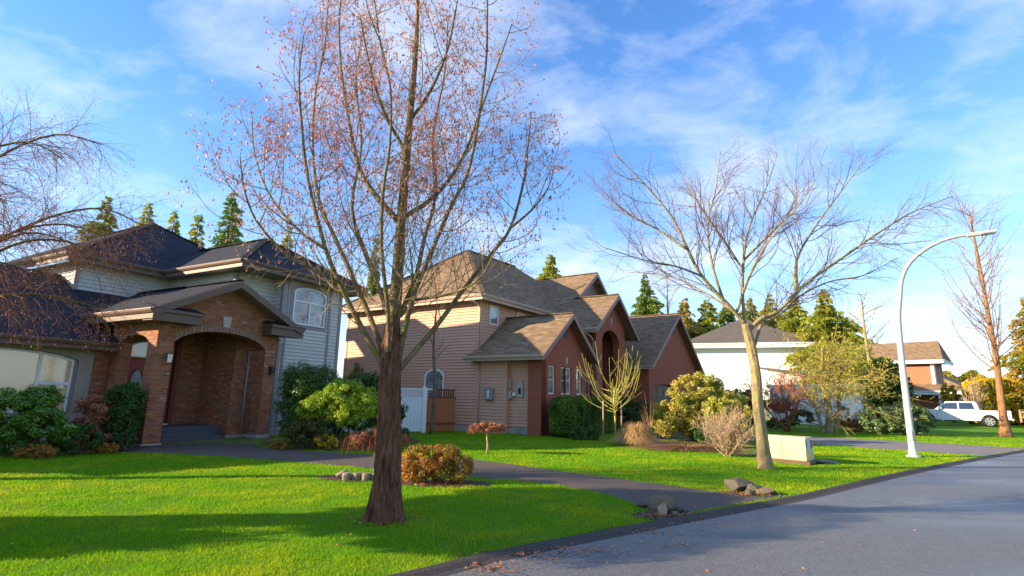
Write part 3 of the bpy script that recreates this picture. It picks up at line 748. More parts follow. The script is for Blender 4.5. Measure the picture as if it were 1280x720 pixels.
def caps(mb, a, b, n=None):
    """ridge cap shingles"""
    a, b = Vector(a), Vector(b); d = b - a; L = d.length; n = n or max(2, int(L / .3)); d.normalize()
    for i in range(n):
        p = a + d * (L * i / n); q = a + d * (L * (i + 1.15) / n)
        mb.bar(p + Vector((0, 0, .022 + .012)), q + Vector((0, 0, .012)), .22, .028)

# ------------------------------------------------------------------ HOUSE 1 (left, grey siding and brick porch)
O1 = (-10.5, 15.91, 0)
h1 = empty('porch_house', O1, yaw_rz(28.38), 'two-storey pale grey sided house with charcoal roofs and an arched brick entrance porch', 'house')
b1 = MAT['brick1']
# pillars
PR = 2.12; RZ = 5.22; EZ = 3.93; SL = (RZ - EZ) / (PR + .47)
def ptop(a): return RZ - SL * abs(a - PR) - .14
ptop.cuts = [PR]
for (u0, u1) in ((0, .5), (3.71, 4.16)):
    p = MB().box(u0, u1, 0, .44, -.1, 3.04).build('brick_pillar', b1, h1)
    MB().box(u0 - .03, u1 + .03, -.03, .47, -.2, .13 if u0 > 1 else .05).build('footing', MAT['concrete'], p)
MB().arch('x', 0.0, .44, 0, 4.16, .5, 3.71, 3.04, .62, ptop, z0=3.04).build('porch_gable', b1, h1)
# voussoir ring and keystone
mb = MB(); n = 26
for i in range(n):
    def pt(k, e):
        a = .5 + 3.21 * k / n; x = (a - 2.105) / 1.605; return a, 3.04 + .62 * math.sqrt(max(0, 1 - x * x * .93)) - .62 * math.sqrt(.07) + e
    a, z = pt(i + .06, 0); a2, z2 = pt(i + .94, 0); _, z3 = pt(i + .94, .21); _, z4 = pt(i + .06, .21)
    q = [(a, -.014, z), (a2, -.014, z2), (a2, -.014, z3), (a, -.014, z4)]; mb.poly(q)
    bk = [(p[0], .01, p[2]) for p in q]
    for s in range(4): mb.poly([q[s], bk[s], bk[(s + 1) % 4], q[(s + 1) % 4]])
mb.build('arch_bricks', MAT['brick1_light'], h1)
MB().prism([(2.0, 3.66), (2.22, 3.66), (2.27, 4.02), (1.95, 4.02)], 'y', -.035, .02).build('keystone', MAT['stone'], h1)
# side wall of the porch with its own arch
def flat(z):
    f = lambda a: z
    f.cuts = []; return f
MB().arch('y', 0.0, .36, .44, 2.5, .46, 2.0, 3.04, .28, flat(3.84), n=10).build('porch_side_wall', b1, h1)
# inner brick walls
MB().box(3.2, 3.5, .92, 2.8, -.1, 3.9).box(3.5, 4.1, .922, 1.2, -.1, 3.9).build('inner_brick_wall', b1, h1)
MB().box(3.16, 4.0, .88, .92, -.1, .1).build('inner_footing', MAT['concrete'], h1)
MB().box(.36, 3.2, 2.8, 2.95, .3, 3.9).build('entry_wall', MAT['brick1'], h1)
MB().box(.3, 4.1, .44, 2.8, 3.84, 3.9).build('porch_ceiling', MAT['soffit'], h1)
MB().box(2.15, 2.3, 2.66, 2.8, .42, 3.84).build('door_jamb', MAT['gate_dark'], h1)
MB().tube([(3.66, .8, .1), (3.66, .8, 3.0)], .035, 8).build('porch_drainpipe', MAT['trim1'], h1, True)
st = MB().box(.45, 3.2, 1.2, 2.8, -.05, .42).box(.5, 2.7, .82, 1.2, -.05, .28).box(.5, 2.8, .46, .82, -.05, .14)
st.build('porch_steps', MAT['dark_step'], h1, bevel=.012)
# doors
dr = MB().box(.6, 1.38, 2.74, 2.8, .46, 2.55).build('door', MAT['reddoor'], h1)
gl = MB(); k = 22; gl.poly([(.99 + .2 * math.cos(6.283 * i / k), 2.728, 1.62 + .62 * math.sin(6.283 * i / k)) for i in range(k)]); gl.build('oval_glass', MAT['leaded'], dr)
rg = MB(); rg.tube([(.99 + .215 * math.cos(6.283 * i / k), 2.73, 1.62 + .635 * math.sin(6.283 * i / k)) for i in range(k + 1)], .02, 5); rg.build('oval_frame', MAT['fascia1'], dr)
MB().tube([(1.31, 2.7, 1.35), (1.31, 2.66, 1.4), (1.31, 2.66, 1.6), (1.31, 2.7, 1.65)], .012, 6).build('handle', MAT['fascia2'], dr)
dr = MB().box(1.42, 2.1, 2.74, 2.8, .46, 2.55).build('door', MAT['reddoor'], h1)
for z0, z1 in ((.65, 1.2), (1.35, 2.4)):
    MB().box(1.55, 1.97, 2.725, 2.745, z0, z1).build('door_panel', MAT['reddoor'], dr, bevel=.01)
MB().box(.55, 2.14, 2.6, 2.8, .42, .455).build('door_sill', MAT['white'], h1)
window(h1, 'x', 2.8, .62, 2.08, 2.64, 3.0, -1, .04, arch=.3, glass='glass_curtain', name='transom_window')
# wall lamps
for (x, y, z) in ((.36, -.02, 2.55), (3.98, -.02, 2.35)):
    l = MB().box(x - .05, x + .05, y - .01, y + .02, z - .16, z + .12).build('wall_lamp', MAT['white'] if x < 1 else MAT['darkmetal'], h1)
    MB().prism([(x - .06, z - .14), (x + .06, z - .14), (x + .075, z + .1), (x - .075, z + .1)], 'y', y - .13, y - .01).build('lamp_glass', MAT['glass_curtain' if x < 1 else 'darkmetal'], l)
    MB().box(x - .085, x + .085, y - .14, y, z + .1, z + .13).build('lamp_cap', MAT['darkmetal'], l)
sl_ = MB().box(4.2, 4.3, -.1, 0, 3.42, 3.5).build('security_light', MAT['white'], h1)
MB().tube([(4.25, -.1, 3.44), (4.25, -.17, 3.40)], .035, 8).build('lamp_head', MAT['white'], sl_)
# porch roof
rf = MB()
rf.slab([(-.5, -.5, EZ), (PR, -.5, RZ), (PR, 5.8, RZ), (-.5, 5.8, EZ)], T)
rf.slab([(PR, -.5, RZ), (4.74, -.5, EZ), (4.74, 1.6, EZ), (PR, 1.6, RZ)], T)
rf.slab([(PR, 1.6, RZ), (3.3, 1.6, RZ - SL * (3.3 - PR)), (3.3, 5.8, RZ - SL * (3.3 - PR)), (PR, 5.8, RZ)], T)
caps(rf, (PR, -.5, RZ), (PR, 5.6, RZ))
rf.build('porch_roof', MAT['roof1'], h1)
for a, b in (((-.5, -.53, EZ - .01), (PR, -.53, RZ - .01)), ((PR, -.532, RZ - .01), (4.74, -.532, EZ - .01))):
    rake(h1, a, b, MAT['trim1'], .24).build('rake_board', MAT['fascia1'], h1)
rs_ = MB()   # soffits under the porch roof overhang
rs_.slab([(-.45, -.5, EZ - .16), (PR, -.5, RZ - .16), (PR, -.01, RZ - .16), (-.45, -.01, EZ - .16)], .02)
rs_.slab([(PR, -.5, RZ - .16), (4.7, -.5, EZ - .16), (4.7, -.01, EZ - .16), (PR, -.01, RZ - .16)], .02)
rs_.box(-.5, -.01, -.01, 4.0, EZ - .33, EZ - .29)
rs_.build('soffit', MAT['soffit'], h1)
for (u0, u1) in ((-.52, 1.0), (3.45, 4.9)):
    e = MB().box(u0 + .04, u1 - .04, -.5, -.0, EZ - .36, EZ - .06).build('eave_return', MAT['fascia1'], h1)
    MB().box(u0, u1, -.56, .0, EZ - .1, EZ + .0).build('return_moulding', MAT['fascia1'], e)
    MB().slab([(u0, -.56, EZ + .005), (u1, -.56, EZ + .005), (u1, -.02, EZ + .16), (u0, -.02, EZ + .16)], .02).build('return_shingles', MAT['roof1'], e)
eave(h1, [(-.5, 4.1, EZ - .04), (-.5, -.56, EZ - .04)], MAT['fascia1'], h=.28)
# ---- left wing
WZ = 2.98; WS = .55
wl = MB(); wv = 2.5
# stucco wall with a big arched window (built as an arch wall)
wl.box(-9, -4.7, wv, wv + .25, 0, WZ - .1).box(-.8, -.02, wv, wv + .25, 0, WZ - .1).box(-4.7, -.8, wv, wv + .25, 0, .85).box(-4.7, -.8, wv + .002, wv + .25, 2.86, WZ - .1)
wl.build('wing_wall', MAT['stucco1'], h1)
wtop = MB(); 
wtop.arch('x', wv + .001, .2, -4.7, -.8, -4.69, -.81, 2.42, .34, flat(2.88), n=16, z0=2.4)
wtop.build('window_arch_wall', MAT['stucco1'], h1)
MB().box(-.42, -.021, wv - .04, wv, 0, WZ - .12).build('corner_bricks', MAT['brick1'], h1)
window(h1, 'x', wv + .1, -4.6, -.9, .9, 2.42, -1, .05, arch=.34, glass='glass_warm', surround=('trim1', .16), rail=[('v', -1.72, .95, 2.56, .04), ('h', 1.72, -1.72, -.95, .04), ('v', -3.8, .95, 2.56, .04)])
rf = MB()
def wz(v): return WZ + .04 + WS * (v - 2.0)
rf.slab([(-9, 2.0, wz(2)), (-.52, 2.0, wz(2)), (-.52, 5.2, wz(5.2)), (-.02, 5.72, wz(5.72)), (-.02, 6.8, wz(6.8)), (-9, 6.8, wz(6.8))], T)
rf.slab([(-.5, 2.0, wz(2)), (-.01, 2.0, wz(2)), (-.01, 5.7, wz(5.7)), (-.5, 5.21, wz(5.21))], T)
rf.slab([(0, 2.9, wz(2.9)), (3.2, 2.9, wz(2.9)), (3.2, 5.7, wz(5.7)), (0, 5.7, wz(5.7))], T)
rf.slab([(-9, 6.8, wz(6.8)), (-.02, 6.8, wz(6.8)), (-.02, 11.6, wz(2)), (-9, 11.6, wz(2))], T)
rf.build('wing_roof', MAT['roof1'], h1)
eave(h1, [(-9, 1.98, WZ), (-.02, 1.98, WZ)], MAT['fascia1'], h=.24)
MB().box(-9, -.02, 2.0, 2.5, WZ - .14, WZ - .11).build('soffit', MAT['soffit'], h1)
# ---- upper storey
EU = 6.25
wa = MB(); wa.lap((0, 5.7), (3.3, 5.7), 3.2, 6.12); wa.lap((0, 15), (0, 5.7), 3.0, 6.12); wa.box(.02, 8, 5.72, 15, 0, 6.1)
wa.build('upper_wall', MAT['siding1'], h1)
wb = MB(); wb.lap((3.25, 1.5), (4.95, 1.5), 0.2, 6.12); wb.lap((3.25, 5.7), (3.25, 1.5), 2.6, 6.12); wb.lap((4.95, .95), (8, .95), .2, 6.12); wb.lap((4.95, 1.5), (4.95, .95), .2, 6.12); wb.lap((8, .95), (8, 5.7), .2, 6.12)
wb.box(3.27, 7.98, 1.52, 5.7, 0, 6.1); wb.box(4.97, 7.98, .97, 1.52, 0, 6.1)
wb.build('bay_wall', MAT['siding1'], h1)
for (x, y) in ((3.25, 1.5), (4.95, .95), (7.90, .95), (0, 5.7)): MB().box(x - .045, x + .1, y - .045, y + .1, 0.25 if x > 1 else 4.6, 6.12).build('corner_board', MAT['trim1'], h1)
for x in (5.12, 7.28): MB().box(x, x + .11, .90, .95, .25, 6.1).build('corner_board', MAT['trim1'], h1)
MB().box(4.9, 8.02, .9, 1.4, -.1, .22).build('foundation', MAT['concrete'], h1)
window(h1, 'x', .94, 5.42, 7.06, 4.27, 5.62, -1, .055, arch=.27, glass='glass_curtain', surround=('trim1', .13), rail=[('h', 5.2, 5.47, 7.01, .03), ('v', 6.24, 4.3, 5.2, .03)], thick=.07)
window(h1, 'x', .94, 5.5, 7.0, .9, 2.2, -1, .055, glass='glass', surround=('trim1', .1))
ra = MB()
pk = (4.6, 10.3, 9.45)
ra.slab([(-.5, 5.2, EU), (9.7, 5.2, EU), pk], T)
ra.slab([(-.5, 5.2, EU), pk, (4.6, 16, 9.45), (-.5, 16, EU)], T)
ra.slab([(9.7, 5.2, EU), (9.7, 16, EU), (4.6, 16, 9.45), pk], T)
caps(ra, (-.5, 5.2, EU), pk); caps(ra, pk, (9.7, 5.2, EU)); caps(ra, pk, (4.6, 16, 9.45))
ra.build('main_roof', MAT['roof1'], h1)
rb = MB(); pb = (5.8, 3.5, 8.15)
rb.slab([(2.7, .4, EU), (8.9, .4, EU), pb], T)
rb.slab([(2.7, .4, EU), pb, (5.8, 8.6, 8.15), (2.7, 5.8, EU)], T)
rb.slab([(8.9, .4, EU), (8.9, 8.0, EU), (5.8, 8.6, 8.15), pb], T)
caps(rb, (2.7, .4, EU), pb); caps(rb, pb, (8.9, .4, EU)); caps(rb, pb, (5.8, 8.2, 8.15))
rb.build('bay_roof', MAT['roof1'], h1)
eave(h1, [(-.5, 12, EU - .04), (-.5, 5.2, EU - .04), (2.72, 5.2, EU - .04)], MAT['fascia1'], h=.26)
eave(h1, [(2.7, 5.2, EU - .04), (2.7, .4, EU - .04), (8.9, .4, EU - .04), (8.9, 6, EU - .04)], MAT['fascia1'], h=.26)
MB().box(-.5, 2.7, 5.2, 5.7, EU - .25, EU - .22).box(2.7, 8.9, .4, 1.5, EU - .25, EU - .22).box(2.7, 3.25, 1.5, 5.2, EU - .25, EU - .22).build('soffit', MAT['soffit'], h1)
ch = MB().box(-3.4, -2.4, 11.2, 12.2, 4, 7.9).box(-3.5, -2.3, 11.1, 12.3, 7.9, 8.05).build('chimney', MAT['stucco1'], h1)

# ------------------------------------------------------------------ HOUSE 2 (centre, tan siding, red brick gables)
O2 = (gp(595.5, 540)[0], gp(595.5, 540)[1], 0)
h2 = empty('gabled_house', O2, yaw_rz(33.91), 'tan sided house with brown shingle roofs and three red brick street gables', 'house')
E2 = 6.22
m = MB(); m.lap((0, 9.3), (0, 0), .3, E2 - .1, .14); m.lap((0, 0), (7, 0), .3, E2 - .1, .14); m.box(.02, 14.8, .02, 9.28, 0, E2 - .12)
m.build('main_wall', MAT['siding2'], h2)
MB().box(-.01, .3, .05, 9.25, -.2, .3).build('foundation', MAT['concrete'], h2)
MB().box(-.045, .09, -.045, .09, .3, E2 - .12).build('corner_board', MAT['siding2'], h2); MB().box(-.045, .08, 9.2, 9.34, .3, E2 - .12).build('corner_board', MAT['siding2'], h2)
r = MB(); RZ2 = 10.2
r.slab([(-.5, -.5, E2), (4.72, 4.7, RZ2), (-.5, 9.9, E2)], T)
r.slab([(-.5, -.5, E2), (15.2, -.5, E2), (9.9, 4.7, RZ2 + .1), (4.72, 4.7, RZ2)], T)
r.slab([(15.2, -.5, E2), (15.2, 9.9, E2), (9.9, 4.7, RZ2 + .1)], T)
r.slab([(-.5, 9.9, E2), (4.72, 4.7, RZ2), (9.9, 4.7, RZ2 + .1), (15.2, 9.9, E2)], T)
caps(r, (-.5, -.5, E2), (4.72, 4.7, RZ2)); caps(r, (4.72, 4.7, RZ2), (9.9, 4.7, RZ2 + .1)); caps(r, (-.5, 9.9, E2), (4.72, 4.7, RZ2))
r.build('main_roof', MAT['roof2'], h2)
eave(h2, [(-.5, 9.9, E2 - .04), (-.5, -.5, E2 - .04), (7.0, -.5, E2 - .04)], MAT['fascia2'], h=.24)
MB().box(-.5, 0, -.5, 9.9, E2 - .22, E2 - .19).box(0, 7, -.5, 0, E2 - .22, E2 - .19).build('soffit', MAT['soffit'], h2)
for (x, y, h) in ((5.6, 4.2, .42), (9.2, 4.6, .38)):
    p = MB().tube([(x, y, RZ2 - .6), (x, y, RZ2 + h)], .05, 8).build('vent_pipe', MAT['fascia2'], h2); MB().lathe([(.09, 0), (.1, .03), (.06, .1)], (x, y, RZ2 + h), 10).build('vent_cap', MAT['fascia2'], p)
downspout(h2, -.05, -.06, 3.3, 5.6, MAT['fascia2'], kick=(-.4, .1))
window(h2, 'x', -.01, .72, 1.42, 4.95, 5.86, -1, .06, glass='glass_curtain', surround=('siding2', .07))
window(h2, 'x', -.01, 3.1, 3.75, 5.2, 5.86, -1, .06, glass='glass_curtain', surround=('siding2', .07))
window(h2, 'y', -.015, 2.0, 3.25, 1.0, 2.55, -1, .07, arch=.4, glass='glass_curtain', surround=('siding2', .05), rail=[('v', 2.62, 1.06, 2.8, .02)])
# front wing
ZE = 3.36; RW = 2.2; RWZ = 5.42; SW = (RWZ - ZE) / (RW + .5)
m = MB(); m.lap((0, 0), (0, -1.58), .3, ZE - .1, .14); m.lap((.3, -1.58), (.3, -2.68), .3, ZE - .1, .14); m.lap((0, -1.58), (.3, -1.58), .3, ZE - .1, .14)
m.box(.02, 4.3, -1.56, 0, 0, ZE - .12); m.box(.32, 4.3, -3.0, -1.56, 0, ZE - .12)
m.build('wing_wall', MAT['siding2'], h2)
MB().box(-.04, .06, -1.6, -1.5, .3, ZE - .1).build('corner_board', MAT['siding2'], h2)
MB().box(.0, .4, -1.55, 0, -.1, .28).box(.29, .6, -2.68, -1.55, -.1, .28).build('foundation', MAT['concrete'], h2)
def wtopf(a): return RWZ - SW * abs(a - RW) - .16
mb = MB(); V0 = -3.34
mb.box(.02, .45, V0, -2.68, 0, ZE - .1)
# brick front with three window openings: panel by panel
def wall_cols(mb, y, t, cols, top, cut):
    """cols: list of (a0,a1,[(z0,z1) openings])"""
    for a0, a1, ops in cols:
        cs = [a0] + [c for c in cut if a0 < c < a1] + [a1]
        for q0, q1 in zip(cs[:-1], cs[1:]):
            zs = 0
            for (z0, z1) in ops:
                mb.poly([(q0, y, zs), (q1, y, zs), (q1, y, z0), (q0, y, z0)]); zs = z1
                mb.poly([(q0, y, z0), (q1, y, z0), (q1, y + t, z0), (q0, y + t, z0)]); mb.poly([(q0, y, z1), (q1, y, z1), (q1, y + t, z1), (q0, y + t, z1)])
                mb.poly([(q0, y, z0), (q0, y + t, z0), (q0, y + t, z1), (q0, y, z1)]); mb.poly([(q1, y, z0), (q1, y + t, z0), (q1, y + t, z1), (q1, y, z1)])
            mb.poly([(q0, y, zs), (q1, y, zs), (q1, y, top(q1)), (q0, y, top(q0))])
op = [(1.72, 2.95)]
wall_cols(mb, V0, .14, [(0.02, .62, []), (.62, 1.24, op), (1.24, 1.74, []), (1.74, 2.76, op), (2.76, 3.24, []), (3.24, 3.84, op), (3.84, 4.4, [])], wtopf, [RW])
mb.poly([(4.4, V0, 0), (4.4, 0, 0), (4.4, 0, ZE), (4.4, V0, ZE)])
mb.build('brick_gable', MAT['brick2'], h2)
for a, b in ((.62, 1.24), (1.74, 2.76), (3.24, 3.84)):
    window(h2, 'x', V0 + .12, a + .01, b - .01, 1.73, 2.94, -1, .05, glass='glass_curtain', muntins_h=1, muntins_v=1 if b - a > .8 else 0)
MB().box(2.2, 2.34, V0 - .03, V0 + .01, 3.08, 3.42).build('keystone', MAT['stone'], h2)
v_ = MB(); k = 16; v_.poly([(2.2 + .2 * math.cos(6.283 * i / k), V0 - .012, 4.5 + .3 * math.sin(6.283 * i / k)) for i in range(k)]); v_.build('oval_vent', MAT['garage_dark'], h2)
r = MB()
r.slab([(-.5, -3.74, ZE), (RW, -3.74, RWZ), (RW, 0.0, RWZ), (0, 0.0, ZE + SW * .5), (-.5, .45, ZE)], T)
r.slab([(RW, -3.74, RWZ), (4.9, -3.74, ZE), (4.9, 0, ZE), (RW, 0, RWZ)], T)
caps(r, (RW, -3.74, RWZ), (RW, -.05, RWZ)); r.build('wing_roof', MAT['roof2'], h2)
for a, b in (((-.5, -3.77, ZE - .01), (RW, -3.77, RWZ - .01)), ((RW, -3.772, RWZ - .01), (4.9, -3.772, ZE - .01))):
    rake(h2, a, b, None, .26).build('rake_board', MAT['rake2'], h2)
MB().slab([(-.45, -3.74, ZE - .16), (RW, -3.74, RWZ - .16), (RW, V0, RWZ - .16), (-.45, V0, ZE - .16)], .02).slab([(RW, -3.74, RWZ - .16), (4.88, -3.74, ZE - .16), (4.88, V0, ZE - .16), (RW, V0, RWZ - .16)], .02).box(-.5, .3, V0, .4, ZE - .2, ZE - .17).build('soffit', MAT['rake2'], h2)
eave(h2, [(-.5, .45, ZE - .04), (-.5, -3.78, ZE - .04)], MAT['fascia2'], h=.2)
downspout(h2, -.05, -.1, .1, ZE - .25, MAT['fascia2']); downspout(h2, 4.42, V0 - .06, .1, ZE - .1, MAT['rake2'])
# meters and boxes on the wing
bx = MB().box(-.2, -.03, -.95, -.5, 1.42, 1.95).build('wall_box', MAT['greymetal'], h2, bevel=.02)
MB().box(-.215, -.2, -.78, -.7, 1.5, 1.85).build('box_latch', MAT['white'], bx)
mt = MB().box(.12, .26, -1.7, -1.6, 1.95, 2.35).box(.1, .28, -1.76, -1.6, 1.5, 1.85).build('electric_meter', MAT['stone'], h2, bevel=.01)
MB().lathe([(.08, 0), (.08, .1), (.05, .13)], (.19, -1.86, 1.62), 12).build('meter_dial', MAT['white'], mt)
mt = MB().box(.2, .28, -2.3, -1.98, 1.55, 2.25).build('utility_panel', MAT['stone'], h2, bevel=.01)
MB().box(.18, .2, -2.2, -2.08, 1.7, 1.95).build('panel_window', MAT['darkmetal'], mt)
# entry block
UE = 8.6; EZ2 = 5.2; S2 = .74; UU = 11.5
def zl(u): return EZ2 + S2 * (u - 5.6)
def etop(a): return zl(UE) - S2 * abs(a - UE) - .16
etop.cuts = [UE]
mb = MB(); mb.arch('x', -2.84, .4, 6.6, 10.6, 7.35, 9.8, 4.75, .85, etop, n=16); mb.box(6.6, 6.95, -2.44, 0, 0, 5.5).box(10.25, 10.6, -2.44, 0, 0, 5.5)
mb.build('entry_gable', MAT['brick2'], h2)
MB().box(6.95, 10.25, -1.3, -1.2, 0, 6.2).build('entry_inner_wall', MAT['gate_dark'], h2)
window(h2, 'x', -1.3, 7.6, 9.6, 3.0, 4.9, -1, .06, arch=.5, muntins_v=2, muntins_h=1, frame='rake2', glass='glass')
d = MB().box(8.1, 9.1, -1.36, -1.3, .2, 2.4).build('door', MAT['gate_dark'], h2); MB().box(8.98, 9.03, -1.42, -1.36, 1.1, 1.3).build('handle', MAT['fascia2'], d)
MB().box(8.55, 8.7, -2.88, -2.83, 5.72, 6.1).build('keystone', MAT['stone'], h2)
r = MB()
pl = [(5.6, -3.34), (UE, -3.34), (UE, -.7), (UU, -.7), (UU, 5.0), (5.6, 5.0)]
r.slab([(u, v, zl(u)) for u, v in [pl[0], pl[1], pl[2], (5.6, -.7)]], T)
r.slab([(u, v, zl(u)) for u, v in [(5.6, -.7), pl[3], pl[4], pl[5]]], T)
r.slab([(UE, -3.34, zl(UE)), (11.6, -3.34, EZ2), (11.6, -.3, EZ2), (UE, -.3, zl(UE))], T)
r.slab([(UU, -.7, zl(UU)), (17.4, -.7, EZ2), (17.4, 5, EZ2), (UU, 5, zl(UU))], T)
caps(r, (UE, -3.34, zl(UE)), (UE, -.6, zl(UE))); caps(r, (UU, -.7, zl(UU)), (UU, 4.4, zl(UU)))
r.build('entry_roof', MAT['roof2'], h2)
for a, b, q in (((5.6, -3.37, EZ2 - .01), (UE, -3.37, zl(UE) - .01), 0), ((UE, -3.372, zl(UE) - .01), (11.6, -3.372, EZ2 - .01), 0), ((UE, -.73, zl(UE)), (UU, -.73, zl(UU) - .01), 0), ((UU, -.732, zl(UU) - .01), (17.4, -.732, EZ2 - .01), 0)):
    rake(h2, a, b, None, .27).build('rake_board', MAT['rake2'], h2)
MB().slab([(5.65, -3.34, EZ2 - .16), (UE, -3.34, zl(UE) - .16), (UE, -2.85, zl(UE) - .16), (5.65, -2.85, EZ2 - .16)], .02).slab([(UE, -3.34, zl(UE) - .16), (11.55, -3.34, EZ2 - .16), (11.55, -2.85, EZ2 - .16), (UE, -2.85, zl(UE) - .16)], .02).box(5.6, 6.6, -2.84, -.5, EZ2 - .2, EZ2 - .17).build('soffit', MAT['rake2'], h2)
eave(h2, [(5.6, -.5, EZ2 - .04), (5.6, -3.38, EZ2 - .04)], MAT['fascia2'], h=.2)
downspout(h2, 6.54, -2.7, 3.2, 4.6, MAT['fascia2'], kick=(-.85, .0))
mb = MB()
k = [(5.9, 0), (17.1, 0), (17.1, EZ2), (UU, zl(UU) - .16), (5.9, EZ2)]
mb.poly([(u, -.25, z) for u, z in k]); mb.box(16.9, 17.1, -.24, 9, 0, EZ2); mb.build('upper_gable_wall', MAT['rake2'], h2)
# garage wing
GU = 16.8; GE = 3.55; GR = 7.38; GS = (GR - GE) / (GU - 11.0)
def gtop(a): return GR - GS * abs(a - GU) - .16
gtop.cuts = [GU]
mb = MB(); mb.arch('x', -3.95, .3, 11.5, 22.1, 12.1, 17.1, 2.3, .3, gtop, n=12); mb.box(11.5, 11.8, -3.65, 0, 0, GE - .1).box(21.8, 22.1, -3.65, 4, 0, GE - .1); mb.build('garage_gable', MAT['brick2'], h2)
gd = MB().box(12.1, 17.1, -3.75, -3.7, 0, 2.65).build('garage_door', MAT['garage_dark'], h2)
for i in range(4):
    for j in range(4): MB().box(12.25 + j * 1.22, 13.3 + j * 1.22, -3.765, -3.75, .1 + i * .62, .58 + i * .62).build('door_panel', MAT['garage_dark'], gd)
v_ = MB(); v_.poly([(GU - .02, -3.97, 6.75), (GU + .3, -3.97, 6.3), (GU - .02, -3.97, 5.85), (GU - .34, -3.97, 6.3)]); v_.build('diamond_vent', MAT['garage_dark'], h2)
r = MB()
r.slab([(11.0, -4.35, GE), (GU, -4.35, GR), (GU, 4, GR), (11.0, 4, GE)], T); r.slab([(GU, -4.35, GR), (22.6, -4.35, GE), (22.6, 4, GE), (GU, 4, GR)], T)
caps(r, (GU, -4.35, GR), (GU, 3.9, GR)); r.build('garage_roof', MAT['roof2'], h2)
for a, b in (((11.0, -4.38, GE - .01), (GU, -4.38, GR - .01)), ((GU, -4.382, GR - .01), (22.6, -4.382, GE - .01))):
    rake(h2, a, b, None, .28).build('rake_board', MAT['rake2'], h2)
MB().slab([(11.1, -4.35, GE - .16), (GU, -4.35, GR - .16), (GU, -3.96, GR - .16), (11.1, -3.96, GE - .16)], .02).slab([(GU, -4.35, GR - .16), (22.5, -4.35, GE - .16), (22.5, -3.96, GE - .16), (GU, -3.96, GR - .16)], .02).build('soffit', MAT['rake2'], h2)
eave(h2, [(11.0, 0, GE - .04), (11.0, -4.39, GE - .04)], MAT['fascia2'], h=.2)

# ------------------------------------------------------------------ fence and gate beside house 2
A = Vector((-2.42, 24.4, 0)); B_ = Vector((-3.68, 23.75, 0)); C_ = Vector((-8.5, 21.6, 0))
def along(p, q): d = (q - p); return math.atan2(d.y, d.x), d.length
ang, L = along(B_, A)
g = empty('wooden_gate', B_, ang, 'orange-stained wooden garden gate with a dark top rail against the tan house', 'gate')
MB().box(.04, L, -.02, .02, .06, 1.5).build('gate_panel', MAT['gate'], g)
mb = MB(); 
for i in range(12): mb.box(.05 + i * (L - .1) / 12, .05 + (i + .55) * (L - .1) / 12, -.025, .025, 1.52, 1.78)
mb.box(.04, L, -.03, .03, 1.78, 1.86).box(.04, L, -.035, .035, 1.46, 1.53); mb.build('top_rail', MAT['gate_dark'], g)
MB().box(.04, L, -.035, .035, .32, .42).build('lower_rail', MAT['gate_dark'], g)
MB().box(-.01, .07, -.05, .05, 0, 1.9).build('post', MAT['white'], g)
ang, L = along(C_, B_)
g = empty('lattice_fence', C_, ang, 'white board fence with a lattice strip along the top, left of the orange gate', 'fence')
mb = MB()
n = int(L / .15)
for i in range(n): mb.box(i * L / n + .004, (i + 1) * L / n - .004, -.015, .015, .05, 1.42)
mb.build('boards', MAT['white'], g)
mb = MB(); k = int(L / .1)
for i in range(k):
    x = i * L / k; mb.bar((x, -.006, 1.45), (x + .36, -.006, 1.8), .025, .012, (0, 1, 0)); mb.bar((x + .36, .008, 1.45), (x, .008, 1.8), .025, .012, (0, 1, 0))
mb.build('lattice', MAT['white'], g)
MB().box(0, L + .3, -.03, .03, 1.8, 1.86).box(0, L, -.03, .03, 1.4, 1.46).build('rail', MAT['white'], g)
for i in range(4): MB().box(i * L / 3 - .05 + (-.06 if i == 3 else 0), i * L / 3 + .05 + (-.06 if i == 3 else 0), -.05, .05, 0, 1.95).build('post', MAT['white'], g)

# ------------------------------------------------------------------ HOUSE 3 (white) and its garage
def rot_frame(name, o, yaw, label, cat='house'): return empty(name, o, yaw_rz(yaw), label, cat)
h3 = rot_frame('white_house', (26.9, 48.0, 0), 20, 'white stucco house with a grey-brown hip roof behind the red twiggy maple')
MB().box(0, 12, 0, 10.4, 0, 6.6).build('wall', MAT['whitewall'], h3)
r = MB(); E3 = 6.85; r.slab([(-.7, -.7, E3), (6, 5.2, 10.0), (-.7, 11.1, E3)], .15).slab([(-.7, -.7, E3), (12.7, -.7, E3), (6, 5.2, 10.0)], .15).slab([(12.7, -.7, E3), (12.7, 11.1, E3), (6, 5.2, 10.0)], .15).slab([(-.7, 11.1, E3), (6, 5.2, 10.0), (12.7, 11.1, E3)], .15)
r.build('roof', MAT['roof3'], h3)
eave(h3, [(-.7, 11.1, E3 - .05), (-.7, -.7, E3 - .05), (12.7, -.7, E3 - .05)], MAT['white'], h=.42)
MB().box(-.7, 12.7, -.7, 11.1, 6.6, 6.64).build('soffit', MAT['white'], h3)
window(h3, 'x', -.01, 2, 4, 3.6, 4.9, -1, .08); window(h3, 'x', -.01, 6, 8, 3.6, 4.9, -1, .08)
g3 = empty('white_garage', (23.4, 38.3, 0), yaw_rz(48), 'low white garage with a pale blue-grey door beyond the tall yellow-green trees', 'garage')
MB().box(0, 6, 0, 5, 0, 2.75).build('wall', MAT['whitewall'], g3)
MB().box(.5, 4.3, -.03, 0, 0, 2.2).build('garage_door', MAT['white'], g3)
MB().slab([(-.5, -.8, 2.85), (6.5, -.8, 2.85), (6.5, 5.5, 4.2), (-.5, 5.5, 4.2)], .15).build('roof', MAT['roof3'], g3)
eave(g3, [(-.5, 5, 2.82), (-.5, -.8, 2.82), (6.5, -.8, 2.82)], MAT['white'], h=.26)
